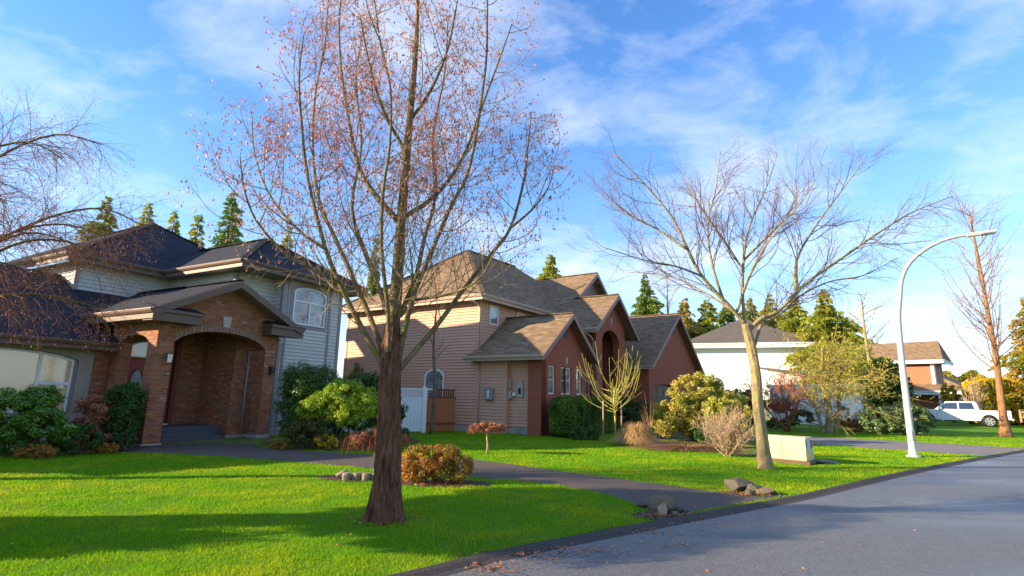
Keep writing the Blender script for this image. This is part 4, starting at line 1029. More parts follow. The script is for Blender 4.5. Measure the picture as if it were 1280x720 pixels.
MB().box(4.6, 4.9, -.5, -.2, 0, 2.6).build('post', MAT['white'], g3)

# ------------------------------------------------------------------ HOUSE 4 (rust red) and the roofs behind
p4 = at(1176, 520, 56)
h4 = empty('rust_red_house', (p4[0], p4[1], 0), yaw_rz(46), 'rust-red two-storey house with white trim behind the parked pickup', 'house')
MB().box(0, 5, 0, 9, 2.9, 6.0).build('upper_wall', MAT['h4wall'], h4)
MB().box(-.6, 5.6, -1.2, 9.5, 0, 2.9).build('lower_wall', MAT['h4wall'], h4)
r = MB(); r.slab([(-.7, -.9, 6.1), (2.5, -.3, 8.3), (2.5, 10, 8.3), (-.7, 10, 6.1)], .15).slab([(5.7, -.9, 6.1), (2.5, -.3, 8.3), (2.5, 10, 8.3), (5.7, 10, 6.1)], .15).slab([(-.7, -.9, 6.1), (5.7, -.9, 6.1), (2.5, -.3, 8.3)], .1)
r.build('roof', MAT['roof2'], h4)
eave(h4, [(-.7, 10, 6.08), (-.7, -.9, 6.08), (5.7, -.9, 6.08)], MAT['white'], h=.34)
lr = MB().slab([(-2.0, -3.4, 2.95), (7, -3.4, 2.95), (7, 0, 3.7), (0, 0, 3.7), (0, 10, 3.7), (-2.0, 10, 2.95)], .12).build('porch_roof', MAT['roof2'], h4)
eave(h4, [(-2.0, 10, 2.9), (-2.0, -3.4, 2.9), (7, -3.4, 2.9)], MAT['white'], h=.36)
for (x, y) in ((-1.9, -3.3), (-1.9, -.4), (-1.9, 2.4), (-1.9, 5.6), (3.4, -3.3), (6.8, -3.3)): MB().box(x - .1, x + .1, y - .1, y + .1, 0, 2.7).build('post', MAT['white'], h4)
MB().box(-.02, .12, -.05, .12, 2.9, 6.0).box(-.12, .02, .02, .3, 2.9, 6.0).build('corner_board', MAT['white'], h4)
MB().box(2.2, 5.2, -1.26, -1.2, 0, 2.3).build('garage_door', MAT['garage_dark'], h4)
window(h4, 'y', -.01, 5.0, 6.4, 4.0, 5.2, -1, .1)
p5 = at(1226, 500, 82)
h5 = empty('brown_roofed_house', (p5[0], p5[1], 0), yaw_rz(48), 'distant low house with long brown hip roof right of the rust-red house', 'house')
MB().box(-9, 6, 0, 8, 0, 3.4).build('wall', MAT['stucco1'], h5)
MB().slab([(-9.6, -.6, 3.4), (6.6, -.6, 3.4), (3.5, 4, 6.0), (-6.5, 4, 6.0)], .15).slab([(-9.6, -.6, 3.4), (-6.5, 4, 6.0), (-9.6, 8.6, 3.4)], .15).slab([(6.6, -.6, 3.4), (6.6, 8.6, 3.4), (3.5, 4, 6.0)], .15).build('roof', MAT['roof2'], h5)
eave(h5, [(-9.6, -.6, 3.36), (6.6, -.6, 3.36)], MAT['white'], h=.25)
# ------------------------------------------------------------------ street trees
MAT['bark_main'] = barkm('rough_brown_bark', (.055, .022, .013), (.26, .115, .065), moss=None, stretch=(9, 9, 1.3), dist=.04, strength=1.0, scale=2.6)
MAT['bark_limb'] = barkm('mossy_limb_bark', (.10, .065, .035), (.27, .19, .10), moss=(.16, .15, .03), stretch=(4, 4, 1.5), dist=.015)
MAT['twig_main'] = barkm('ochre_twig', (.20, .13, .07), (.34, .24, .13), stretch=(2, 2, 2), dist=.002)
MAT['seed'] = leafm('red_seed_husk', (.46, .13, .08), (.55, .24, .13), (.38, .12, .12), trans=.3)
MAT['bark_right'] = barkm('yellow_grey_bark', (.20, .14, .07), (.40, .30, .16), moss=(.26, .25, .08), stretch=(5, 5, 2.5), dist=.02)
MAT['twig_right'] = barkm('purple_brown_twig', (.10, .052, .04), (.20, .115, .08), stretch=(2, 2, 2), dist=.002)
def PL(pts, Y0, Y1, r0, r1):
    n = len(pts); out = []
    for i, (x, y) in enumerate(pts):
        t = i / (n - 1); out.append(at(x, y, Y0 + (Y1 - Y0) * t ** 1.2))
    return (out, r0, r1)
b0 = gp(482, 650); YT = b0[1]
trunk = [b0 + np.array([0, 0, -.1]), at(484, 600, YT), at(486, 540, YT), at(487, 480, YT), at(489, 430, YT), at(494, 380, YT), at(500, 300, YT), at(506, 220, YT), at(513, 140, YT - .05), at(520, 60, YT - .1), at(523, -30, YT - .1), at(525, -140, YT - .1)]
leader = trunk[3:]; trunk = trunk[:6]
limbs = [(leader, .115, .012),
 PL([(482, 462), (455, 415), (432, 370), (407, 311), (385, 222), (377, 155), (374, 95), (380, 40)], YT, YT - .5, .046, .008),
 PL([(484, 458), (466, 405), (440, 345), (420, 300), (399, 250), (391, 183), (395, 111), (406, 60), (410, 0)], YT, YT + .9, .043, .008),
 PL([(486, 440), (485, 389), (477, 311), (479, 239), (487, 183), (488, 111), (474, 44), (466, -20)], YT - .15, YT - 1.0, .034, .007),
 PL([(497, 455), (515, 375), (537, 320), (565, 255), (588, 205), (607, 83), (609, 11), (612, -60)], YT, YT - .7, .042, .008),
 PL([(499, 462), (545, 408), (575, 368), (612, 320), (638, 285), (655, 225), (660, 183), (664, 140)], YT, YT + .5, .042, .008),
 PL([(504, 272), (535, 252), (560, 226), (582, 189), (600, 140), (622, 80), (640, 30)], YT, YT + .9, .04, .01),
 PL([(497, 275), (470, 245), (449, 210), (436, 150), (427, 90), (424, 30), (430, -40)], YT, YT + 1.1, .045, .01),
 PL([(422, 352), (395, 338), (355, 315), (320, 275), (305, 235), (300, 195)], YT - .2, YT - 1.0, .028, .006),
 PL([(407, 311), (370, 285), (335, 240), (318, 190), (315, 140)], YT - .3, YT + .4, .025, .006),
 PL([(500, 395), (520, 345), (530, 300), (545, 240), (541, 170), (556, 90), (560, 20)], YT + .05, YT + 1.3, .04, .01),
 PL([(490, 400), (462, 330), (440, 260), (452, 180), (445, 100), (455, 30)], YT + .1, YT + 1.5, .04, .01),
 PL([(638, 285), (665, 262), (685, 235), (694, 205)], YT + .45, YT + .2, .02, .005),
 PL([(515, 375), (560, 368), (600, 348), (624, 300)], YT - .1, YT - .8, .022, .006),
 PL([(503, 420), (512, 385), (516, 350), (512, 310)], YT - .05, YT - .35, .03, .008),
 PL([(513, 150), (540, 110), (560, 60), (572, 0)], YT, YT - .8, .03, .008),
 PL([(508, 190), (480, 140), (462, 80), (450, 20)], YT, YT - .9, .03, .008),
]
def keep_main(P): return (P[:, 2] + 1.1 * np.abs(P[:, 0]) * .35 > 3.6 + 1.6 * rng.random(len(P)))
lv = [dict(per=4.6, len=1.5, ang=62, n=9, wander=.10, bend=(0, 0, 1.5), r=.0105, t0=.16, k=4, taper=.35),
      dict(per=6.0, len=.65, ang=48, n=6, wander=.16, bend=(0, 0, .2), r=.005, t0=.12, k=3, taper=.5),
      dict(per=8.0, len=.34, ang=50, n=4, wander=.2, bend=(0, 0, -3.0), r=.0028, t0=.1, k=3, taper=.6)]
bare_tree('street_tree', 'big bare tree with rough brown trunk and drooping reddish seed clusters, nearest the camera', (b0[0], b0[1], 0), trunk, [.215, .165, .150, .145, .13, .04], limbs, lv, (MAT['bark_main'], MAT['bark_limb'], MAT['twig_main']), group=None, seed=11, trunk_k=84, sub=16, flare=(.75, .38),
    twig_leaf=dict(name='seed_clusters', n=8, p=.62, s=.036, mat=MAT['seed'], keep=keep_main))
# right street tree
b1_ = gp(957, 586); Y1 = b1_[1]
trunk = [b1_ + np.array([0, 0, -.1]), at(953, 550, Y1), at(948, 510, Y1), at(945, 470, Y1), at(940, 440, Y1), at(932, 405, Y1)]
limbs = [
 PL([(932, 405), (911, 382), (877, 345), (860, 312), (839, 270), (801, 225), (767, 192)], Y1, Y1 - .6, .060, .009),
 PL([(931, 405), (928, 365), (930, 319), (938, 280), (958, 234), (972, 192)], Y1, Y1 + .9, .052, .009),
 PL([(934, 415), (952, 398), (974, 388), (1004, 357), (1046, 327), (1101, 289), (1143, 264), (1192, 245)], Y1, Y1 - .4, .062, .009),
 PL([(941, 440), (947, 420), (953, 405), (975, 393), (1000, 370), (1037, 352), (1080, 344), (1122, 322)], Y1, Y1 + 1.2, .046, .008),
 PL([(877, 345), (845, 333), (805, 325), (751, 308)], Y1 - .15, Y1 - 1.2, .032, .007),
 PL([(995, 362), (996, 325), (1018, 285), (1055, 234), (1084, 195)], Y1 - .1, Y1 + .6, .04, .008),
 PL([(905, 377), (890, 330), (885, 280), (895, 235), (900, 190)], Y1 - .1, Y1 + 1.3, .04, .008),
 PL([(930, 340), (905, 300), (870, 250), (850, 205)], Y1 + .2, Y1 + 1.6, .032, .007),
 PL([(930, 325), (965, 290), (1000, 255), (1030, 205)], Y1 + .3, Y1 - 1.2, .034, .007),
 PL([(1046, 327), (1080, 305), (1125, 305), (1165, 300)], Y1 - .2, Y1 - 1.0, .024, .006),
 PL([(920, 393), (935, 350), (955, 310), (985, 270), (1000, 225)], Y1, Y1 - 1.8, .04, .007),
 PL([(915, 388), (880, 365), (835, 345), (780, 340)], Y1, Y1 + 1.6, .03, .006),
 PL([(860, 312), (820, 285), (775, 262), (745, 240)], Y1 - .3, Y1 + .4, .026, .006)]
lv = [dict(per=3.6, len=2.0, ang=38, n=9, wander=.12, bend=(0, 0, .35), r=.015, t0=.2, k=4, taper=.35),
      dict(per=4.4, len=1.0, ang=36, n=6, wander=.16, bend=(0, 0, .3), r=.0075, t0=.12, k=3, taper=.4),
      dict(per=8.0, len=.5, ang=38, n=4, wander=.2, bend=(0, 0, .3), r=.0042, t0=.1, k=3, taper=.5)]
bare_tree('street_tree', 'bare wide-spreading tree with pale yellowish trunk, left of the cream utility box', (b1_[0], b1_[1], 0), trunk, [.18, .135, .125, .118, .115, .10], limbs, lv, (MAT['bark_right'], MAT['bark_right'], MAT['twig_right']), seed=5, trunk_k=36, sub=12, rough=.035, flare=(.4, .3))
# far right tree with one straight leader
bt = gp(1257, 546); Yt = bt[1]
trunk = [bt + np.array([0, 0, -.1]), at(1254, 520, Yt), at(1249, 480, Yt), at(1244, 440, Yt), at(1236, 400, Yt), at(1228, 350, Yt), at(1218, 300, Yt), at(1212, 265, Yt)]
MAT['bark_orange'] = barkm('orange_brown_bark', (.17, .08, .035), (.36, .18, .08), stretch=(3, 3, 1), dist=.02)
MAT['twig_orange'] = barkm('pale_twig', (.18, .11, .07), (.30, .19, .13), stretch=(2, 2, 2), dist=.002)
lv = [dict(per=4.6, len=4.6, ang=58, n=9, wander=.06, bend=(0, 0, .35), r=.035, t0=.22, k=4, taper=.25),
      dict(per=2.8, len=1.7, ang=42, n=6, wander=.1, bend=(0, 0, .3), r=.014, t0=.1, k=3, taper=.3),
      dict(per=2.4, len=.8, ang=40, n=4, wander=.15, bend=(0, 0, .1), r=.007, t0=.1, k=3, taper=.5)]
bare_tree('street_tree', 'tall narrow bare tree with orange-brown trunk in front of the pickup', (bt[0], bt[1], 0), trunk, [.30, .18, .15, .13, .11, .08, .055, .02], [(trunk[1:], .15, .02)], lv, (MAT['bark_orange'], MAT['bark_orange'], MAT['twig_orange']), seed=21, trunk_k=12, flare=(.8, .35))
# left weeping tree, trunk outside the frame, its branches hang into it
bl = np.array([-10.95, 9.6, 0])
def wl_(*pts): return [bl + np.array(p) for p in pts]
trunk = wl_((0, 0, -.1), (.05, 0, 1), (.0, .1, 2), (.1, .05, 3), (.15, .1, 3.8))
limbs = [(wl_((.1, .05, 2.9), (.8, .1, 3.7), (1.7, .2, 4.3), (2.6, .35, 4.3), (3.3, .4, 3.8)), .038, .012),
         (wl_((.1, .05, 3.2), (.6, .5, 4.2), (1.4, .9, 5.0), (2.3, 1.1, 5.3), (3.1, 1.2, 5.0)), .038, .012),
         (wl_((.1, .1, 3.6), (.4, -.3, 4.8), (1.2, -.6, 5.6), (2.2, -.7, 5.9), (2.9, -.7, 5.6)), .038, .012),
         (wl_((.15, .1, 3.6), (.1, .3, 5), (.5, .5, 6.1), (1.5, .6, 6.7), (2.3, .8, 6.6)), .038, .012),
         (wl_((.1, .05, 2.6), (.7, .5, 3.2), (1.6, .9, 3.4), (2.6, 1.2, 3.2)), .05, .01),
         (wl_((.1, .05, 3.0), (.8, .2, 4.0), (1.6, .3, 4.5), (2.3, .5, 4.4)), .04, .01),
         (wl_((.1, .05, 3.1), (.7, -.3, 4.3), (1.5, -.6, 4.9), (2.2, -.8, 4.7)), .04, .01),
         (wl_((.1, .05, 3.3), (.7, .7, 4.5), (1.4, 1.3, 5.0), (2.2, 1.9, 4.8)), .04, .01),
         (wl_((.1, .05, 2.8), (.8, -.1, 3.5), (1.5, -.2, 3.8), (2.1, -.2, 3.7)), .04, .01),
         (wl_((.1, .1, 3.2), (-.8, .2, 4.4), (-1.6, .3, 4.9), (-2.4, .2, 4.6)), .06, .012),
         (wl_((.1, .1, 3.5), (-.4, -.8, 4.7), (-.9, -1.6, 5.3), (-1.4, -2.2, 5.1)), .06, .012)]
MAT['bark_left'] = barkm('green_brown_bark', (.10, .07, .04), (.20, .15, .08), moss=(.13, .15, .03), stretch=(4, 4, 1.5), dist=.01)
MAT['twig_left'] = barkm('reddish_twig', (.22, .09, .055), (.36, .17, .10), stretch=(2, 2, 2), dist=.002)
MAT['bud'] = leafm('red_bud', (.36, .09, .05), (.45, .2, .08), trans=.3)
lv = [dict(per=8.5, len=1.7, ang=50, n=10, wander=.14, bend=(0, 0, -.7), r=.009, t0=.3, k=4, taper=.3),
      dict(per=6.0, len=.85, ang=40, n=7, wander=.16, bend=(.1, 0, -.8), r=.0045, t0=.08, k=3, taper=.4),
      dict(per=6.0, len=.35, ang=42, n=4, wander=.2, bend=(0, 0, -.8), r=.0035, t0=.1, k=3, taper=.5)]
bare_tree('weeping_tree', 'leafless tree drooping fine reddish twigs over the left edge of the view', tuple(bl), trunk, [.2, .15, .14, .13, .1], limbs, lv, (MAT['bark_left'], MAT['bark_left'], MAT['twig_left']), seed=3, trunk_k=12,
    twig_leaf=dict(name='buds', n=3, p=.5, s=.024, mat=MAT['bud']))

# ------------------------------------------------------------------ shrubs and small plants
MAT['rhodo'] = leafm('glossy_green_leaf', (.06, .15, .012), (.16, .30, .02), (.09, .2, .02), trans=.15, rough=.3, spec=.6)
MAT['rhodo_yellow'] = leafm('yellow_green_leaf', (.46, .38, .05), (.66, .55, .12), (.34, .36, .04), trans=.35)
MAT['dark_green'] = leafm('dark_evergreen_leaf', (.02, .06, .008), (.06, .13, .015), trans=.1)
MAT['juniper'] = leafm('juniper_spray', (.03, .08, .008), (.09, .17, .015), trans=.15)
MAT['mid_green'] = leafm('mid_green_leaf', (.03, .09, .012), (.07, .16, .02), trans=.2)
MAT['lime'] = leafm('lime_green_leaf', (.28, .40, .02), (.46, .54, .04), (.18, .32, .02), trans=.35)
MAT['olive'] = leafm('olive_leaf', (.06, .08, .015), (.14, .14, .025), trans=.2)
MAT['orange_leaf'] = leafm('orange_leaf', (.36, .12, .02), (.56, .30, .04), (.16, .20, .03), trans=.3)
MAT['orange_low'] = leafm('rusty_leaf', (.36, .14, .02), (.45, .25, .04), trans=.3)
MAT['brown_leaf'] = leafm('dry_brown_leaf', (.32, .12, .06), (.48, .22, .11), trans=.25)
MAT['hedge'] = leafm('hedge_leaf', (.035, .09, .008), (.10, .18, .014), (.16, .25, .015), trans=.15, nscale=.8)
MAT['gold'] = leafm('golden_leaf', (.62, .42, .02), (.78, .56, .04), (.46, .36, .02), trans=.35)
MAT['holly'] = leafm('holly_leaf', (.06, .12, .02), (.28, .36, .14), trans=.1, rough=.3, spec=.6)
MAT['twig_tan'] = barkm('tan_twig', (.30, .20, .12), (.48, .34, .22), stretch=(2, 2, 2), dist=.002)
MAT['twig_red'] = barkm('red_twig', (.22, .05, .025), (.38, .12, .055), stretch=(2, 2, 2), dist=.002)
MAT['twig_green'] = barkm('yellow_green_stem', (.34, .30, .06), (.50, .44, .12), stretch=(2, 2, 2), dist=.004)
MAT['straw'] = leafm('straw_blade', (.55, .34, .12), (.72, .48, .22), trans=.35)
MAT['yellow_conifer'] = leafm('sunlit_conifer_spray', (.26, .28, .02), (.46, .44, .04), (.26, .32, .03), trans=.45, nscale=.7)
MAT['green_conifer'] = leafm('green_conifer_spray', (.09, .18, .03), (.2, .30, .04), (.28, .30, .03), trans=.35, nscale=.7)
MAT['rust_conifer'] = leafm('rusty_conifer_spray', (.42, .28, .03), (.58, .38, .05), (.2, .26, .02), trans=.4, nscale=.6)

# beds (bark mulch) – part of the ground
def bed(pts, z=.012, mat=None, name='planting_bed'):
    mb = MB(); mb.poly([(x, y, z) for x, y in pts]); return tag(mb.build(name, mat or MAT['mulch']), kind='structure')
MAT['mulch'] = plain('bark_mulch', (.085, .048, .03), .95, var=.5, scale=30, bump=1, bscale=60)
bed([(-14, 12.4), (-11.8, 12.7), (-10.7, 13.4), (-9.9, 14.6), (-10.2, 15.9), (-12.2, 17.5), (-15, 16)], .010)
bed([tuple((np.array(O1[:2]) + u * np.array([math.sin(R_(28.38)), math.cos(R_(28.38))]) - v * np.array([math.cos(R_(28.38)), -math.sin(R_(28.38))]))) for u, v in ((.3, -.3), (.2, -1.6), (2.2, -2.2), (4.6, -1.2), (4.2, 1.2), (.4, 1.3))], .007, MAT['drive'], 'walkway')
bed([(-7.9, 17.4), (-6.9, 16.1), (-5.1, 15.6), (-3.6, 16), (-3, 19), (-4, 22), (-7, 21)], .010)
shrub('rhododendron', 'large glossy green rhododendron at the left edge below the arched window', 'shrub', gp(28, 570)[:2], [(-.2, 0, .95, .85, .7, .62), (.35, -.1, .6, .7, .6, .5), (-.5, -.2, .4, .6, .5, .4), (.0, .1, 1.3, .5, .45, .35)], 23000, .048, MAT['rhodo'], clump=.13, aspect=.35, seeds=70)
shrub('dark_shrub', 'dark brownish leafy shrub under the right end of the arched window', 'shrub', gp(103, 562)[:2], [(0, .3, .95, .55, .5, .55), (.2, .2, .5, .6, .5, .5)], 7000, .045, MAT['brown_leaf'], clump=.12)
shrub('dark_shrub', 'dark green upright conifer bush left of the brick pillar', 'shrub', (gp(133, 562)[0] - .1, gp(133, 562)[1] + .5), [(0, 0, .9, .5, .5, .75), (.1, 0, 1.35, .4, .4, .45), (-.1, -.1, .4, .55, .5, .4)], 20000, .035, MAT['dark_green'], clump=.14, seeds=110)
shrub('conical_shrub', 'small dark conical evergreen touching the left brick pillar', 'shrub', (gp(152, 564)[0], gp(152, 564)[1]), [(0, 0, .35, .3, .3, .4), (0, 0, .75, .22, .22, .45), (0, 0, 1.15, .12, .12, .3)], 9000, .025, MAT['dark_green'], clump=.05)
shrub('round_shrub', 'low dark rounded shrub in front of the brownish shrub', 'shrub', gp(95, 568)[:2], [(0, 0, .36, .58, .45, .38)], 8000, .03, MAT['dark_green'], clump=.08)
shrub('low_shrub', 'low rusty-orange plant in front of the glossy rhododendron', 'shrub', gp(44, 573)[:2], [(0, 0, .14, .5, .25, .18)], 2600, .03, MAT['orange_low'], clump=.06)
shrub('low_shrub', 'small rusty-orange plant between the round shrub and the conical evergreen', 'shrub', gp(132, 567)[:2], [(0, 0, .12, .32, .2, .14)], 1500, .028, MAT['orange_low'], clump=.05)
# right of the porch
shrub('juniper', 'tall dark green juniper against the grey bay wall, right of the porch', 'shrub', (-6.4, 17.1), [(-.1, 0, 1.2, .75, .6, 1.15), (.35, .2, 1.75, .65, .5, .75), (-.3, .1, 1.9, .5, .4, .7), (.1, -.1, .5, .7, .6, .5), (0, 0, 1.4, .5, .45, 1.0)], 34000, .045, MAT['juniper'], clump=.2, aspect=.28, jit=.3, seeds=130)
shrub('lime_shrub', 'bright lime-green laceleaf shrub between the juniper and the big street tree', 'shrub', (-5.1, 16.5), [(-.45, -.1, 1.25, .55, .5, .35), (.1, 0, 1.55, .7, .55, .42), (.75, .1, 1.3, .6, .5, .45), (.3, -.2, 1.05, .6, .45, .4), (-.8, -.2, 1.1, .35, .35, .25)], 27000, .038, MAT['lime'], clump=.15, aspect=.4, seeds=70)
shrub('olive_shrub', 'olive-brown spreading shrub at the foot of the juniper', 'shrub', (-5.85, 15.95), [(0, 0, .42, .62, .45, .42)], 7000, .035, MAT['olive'], clump=.1)
shrub('low_shrub', 'small orange-tipped plant at the drive edge below the juniper', 'shrub', gp(352, 562)[:2], [(0, 0, .15, .32, .2, .17)], 1800, .028, MAT['orange_low'], clump=.05)
shrub('low_shrub', 'small yellow-orange plant at the drive edge below the lime shrub', 'shrub', (gp(404, 562)[0], gp(404, 562)[1]), [(0, 0, .2, .42, .25, .22)], 2600, .03, MAT['gold'], clump=.06)
shrub('dark_shrub', 'dark green bush filling the gap between the two houses', 'shrub', (-5.9, 19.9), [(-.3, 0, 1.1, 1.1, .7, 1.0), (.7, .2, 1.5, .9, .6, .8), (1.3, .3, 1.0, .7, .6, .9)], 20000, .06, MAT['dark_green'], clump=.3, seeds=90)
shrub('dark_shrub', 'dark low bush behind the clipped brown weeping tree', 'shrub', (-3.9, 16.9), [(0, 0, .45, .8, .5, .45)], 6000, .04, MAT['dark_green'], clump=.12)
# orange bush in the lawn bed
bd = gp(543, 607)
# soil ring under the bush
bed([(bd[0] + 1.0 * math.cos(a) - .0, bd[1] + .28 + .42 * math.sin(a)) for a in np.linspace(0, 6.28, 20, endpoint=False)], .008)
shrub('orange_bush', 'orange and green bush in a round bed right of the big street tree', 'shrub', (bd[0], bd[1] + .25), [(-.28, 0, .34, .36, .32, .34), (.12, .05, .36, .32, .3, .36), (.38, 0, .3, .28, .28, .3), (-.45, -.05, .2, .2, .2, .2)], 15000, .022, MAT['orange_leaf'], clump=.09, seeds=60)
# bed with log edging and rock, clipped weeping tree standing in it
be = gp(436, 601)
bed([(be[0] + .72 * math.cos(a) + .1, be[1] + .36 + .42 * math.sin(a)) for a in np.linspace(0, 6.28, 20, endpoint=False)], .008)
MAT['log'] = barkm('weathered_log', (.16, .13, .09), (.32, .27, .19), stretch=(2, 2, 8), dist=.01)
MAT['rock_mossy'] = plain('mossy_rock', (.26, .21, .13), .9, var=.35, scale=9, bump=.8, bscale=25, dirt=(.14, .13, .03))
MAT['rock'] = plain('tan_rock', (.17, .125, .08), .9, var=.3, scale=8, bump=.8, bscale=22, dirt=(.10, .08, .06))
MAT['rock_dark'] = plain('dark_rock', (.10, .085, .06), .9, var=.35, scale=9, bump=.8, bscale=22, dirt=(.05, .05, .02))
MAT['rock_pale'] = plain('pale_rock', (.36, .27, .18), .9, var=.2, scale=9, bump=.6, bscale=25)
def rock(name, label, x, y, sx_, sy_, sz_, mat, seed=1, z=0, group=None):
    rs = random.Random(seed); v = []; f = []; nu, nv = 26, 16
    ph = [rs.uniform(0, 6) for _ in range(8)]
    cuts = [(Vector((rs.gauss(0, 1), rs.gauss(0, 1), rs.gauss(.2, .8))).normalized(), rs.uniform(.55, .82)) for _ in range(14)]
    for j in range(nv + 1):
        t = math.pi * j / nv
        for i in range(nu):
            a = 2 * math.pi * i / nu; d = Vector((math.sin(t) * math.cos(a), math.sin(t) * math.sin(a), math.cos(t)))
            r = 1 + .06 * math.sin(3 * d.x * 2 + ph[0]) + .06 * math.sin(4 * d.y * 2 + ph[1]) + .03 * math.sin(9 * d.z + ph[2])
            p = d * r
            for n_, k in cuts:
                e = p.dot(n_) - k
                if e > 0: p -= n_ * e * .96
            v.append((p.x * sx_, p.y * sy_, p.z * sz_ + sz_ * .55))
    for j in range(nv):
        for i in range(nu): f.append((j * nu + i, (j + 1) * nu + i, (j + 1) * nu + (i + 1) % nu, j * nu + (i + 1) % nu))
    mb = MB(); mb.v = v; mb.f = f; o = mb.build(name, mat); o.location = (x, y, z)
    return tag(o, label, 'rock', group)
lx, ly = be[0] - .05, be[1] + .08
for i in range(4):
    w = .17; x = lx - .02 + i * .185; o = MB().lathe([(.085, -.05), (.09, .08), (.082, .125), (.07, .135)], (0, 0, 0), 10).build('log_edging', MAT['log'], None, False)
    o.location = (x, ly + (.03 if i % 2 else 0), 0); o.rotation_euler = (R_(rnd.uniform(-3, 3)), R_(rnd.uniform(-3, 3)), i)
    tag(o, 'short upright log section edging the lawn bed left of the big street tree', 'log', 'log edging of the lawn bed')
rock('rock', 'mossy yellowish boulder beside the log edging of the lawn bed', be[0] - .17, be[1] + .15, .16, .13, .13, MAT['rock_mossy'], 4)
rock('rock', 'small reddish-white stone at the foot of the orange bush', bd[0] - .2, bd[1] - .05, .06, .05, .045, MAT['brick2'], 9)
rock('rock', 'small pale stone left of the reddish stone below the orange bush', bd[0] - .31, bd[1] - .05, .04, .035, .03, MAT['rock_pale'], 12)
# clipped umbrella trees
def umbrella_tree(label, x, y, h, rx, ry, rz_, trunk_r, n, seed):
    rs = random.Random(seed); r = empty('umbrella_tree', (x, y, 0), 0, label, 'tree')
    mb = MB(); mb.tube([(0, 0, -.03), (.01, 0, h * .35), (-.02, .01, h * .7), (.03, 0, h)], [trunk_r * 1.3, trunk_r, trunk_r * .9, trunk_r], 8)
    mb.build('trunk', MAT['twig_tan'], r, True)
    tw = MB()
    for i in range(240):
        a = rs.random() * 6.28; l = rs.uniform(.4, 1); e = Vector((rx * l * math.cos(a), ry * l * math.sin(a), h + rz_ * (1.0 - l * .5) * rs.uniform(.6, 1)))
        e2 = e + Vector((math.cos(a) * .05, math.sin(a) * .05, -rz_ * rs.uniform(.6, 1.7)))
        tw.tube([(0, 0, h - .05), (e.x * .5, e.y * .5, h + rz_ * .7), e, e2], [.008, .006, .004, .002], 3, False)
    tw.build('twigs', MAT['twig_red'], r)
    P, Nn = blob_points([(0, 0, h + rz_ * .2, rx, ry, rz_)], n, .07, 60)
    cloud_mesh('foliage', leaf_cloud(P, Nn, .022, .4), MAT['brown_leaf'], r)
    return r
u0 = gp(467, 597)
umbrella_tree('clipped weeping tree with a flat brown canopy and thin pale trunk, in the log-edged bed', u0[0], u0[1] + .05, .66, .68, .5, .2, .03, 9000, 3)
u1 = gp(609, 567)
umbrella_tree('tiny flat-topped brown umbrella tree standing alone on the middle lawn', u1[0], u1[1], .68, .56, .4, .13, .03, 5000, 8)
# hedge along brick gable
def O2w(u, v, z=0):
    a = R_(33.91); return np.array([O2[0] + u * math.sin(a) - v * math.cos(a), O2[1] + u * math.cos(a) + v * math.sin(a), z])
def hedge(name, label, p0, p1, h, w, n, mat, size=.035, clump=.07, group=None):
    p0, p1 = np.array(p0[:2]), np.array(p1[:2]); L = np.linalg.norm(p1 - p0); a = math.atan2(p1[1] - p0[1], p1[0] - p0[0]); m = (p0 + p1) / 2
    r = empty(name, (m[0], m[1], hz(*m)), a, label, 'hedge', group)
    k = n; P = rng.random((k, 3)) * 2 - 1; ax = rng.choice(3, k, p=[.15, .45, .4]); sgn = np.where(rng.random(k) < .5, -1, 1)
    for i in range(3):
        q = ax == i; P[q, i] = sgn[q] if i != 2 else 1
    Nn = np.zeros((k, 3)); Nn[np.arange(k), ax] = P[np.arange(k), ax]
    # rounded corners, wavy surface
    rr = (np.abs(P) ** 6).sum(1) ** (1 / 6); P = P / rr[:, None]
    wob = 1 + .05 * np.sin(P[:, 0] * L * 2.3 + P[:, 2] * 3) + .04 * np.sin(P[:, 0] * L * 5 + P[:, 1] * 4) + rng.normal(0, .035, k)
    P = np.stack([P[:, 0] * L / 2 * (1 + rng.normal(0, .01, k)), P[:, 1] * w / 2 * wob, (P[:, 2] * .5 * wob + .5) * h], 1)
    P[:, 2] = np.maximum(P[:, 2], .02)
    cloud_mesh('foliage', leaf_cloud(P, Nn, size, .5, .6), mat, r)
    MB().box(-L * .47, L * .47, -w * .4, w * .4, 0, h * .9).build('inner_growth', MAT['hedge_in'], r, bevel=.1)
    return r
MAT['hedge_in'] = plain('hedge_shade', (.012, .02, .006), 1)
a_, b_ = O2w(-.25, -4.3), O2w(4.6, -4.2)
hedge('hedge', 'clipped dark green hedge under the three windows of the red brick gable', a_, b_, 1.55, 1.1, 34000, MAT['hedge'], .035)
shrub('dark_shrub', 'loose dark shrub at the right end of the clipped hedge, behind the staked tree', 'shrub', O2w(6.2, -4.4)[:2], [(0, 0, .8, 1.0, .8, .8), (.8, .2, .9, .8, .7, .7)], 11000, .05, MAT['dark_green'], clump=.15)
sq = gp(730, 550)
shrub('low_shrub', 'low leafy dark green plant at the foot of the clipped hedge', 'shrub', sq[:2], [(0, 0, .22, .6, .35, .26)], 3600, .045, MAT['mid_green'], clump=.1)
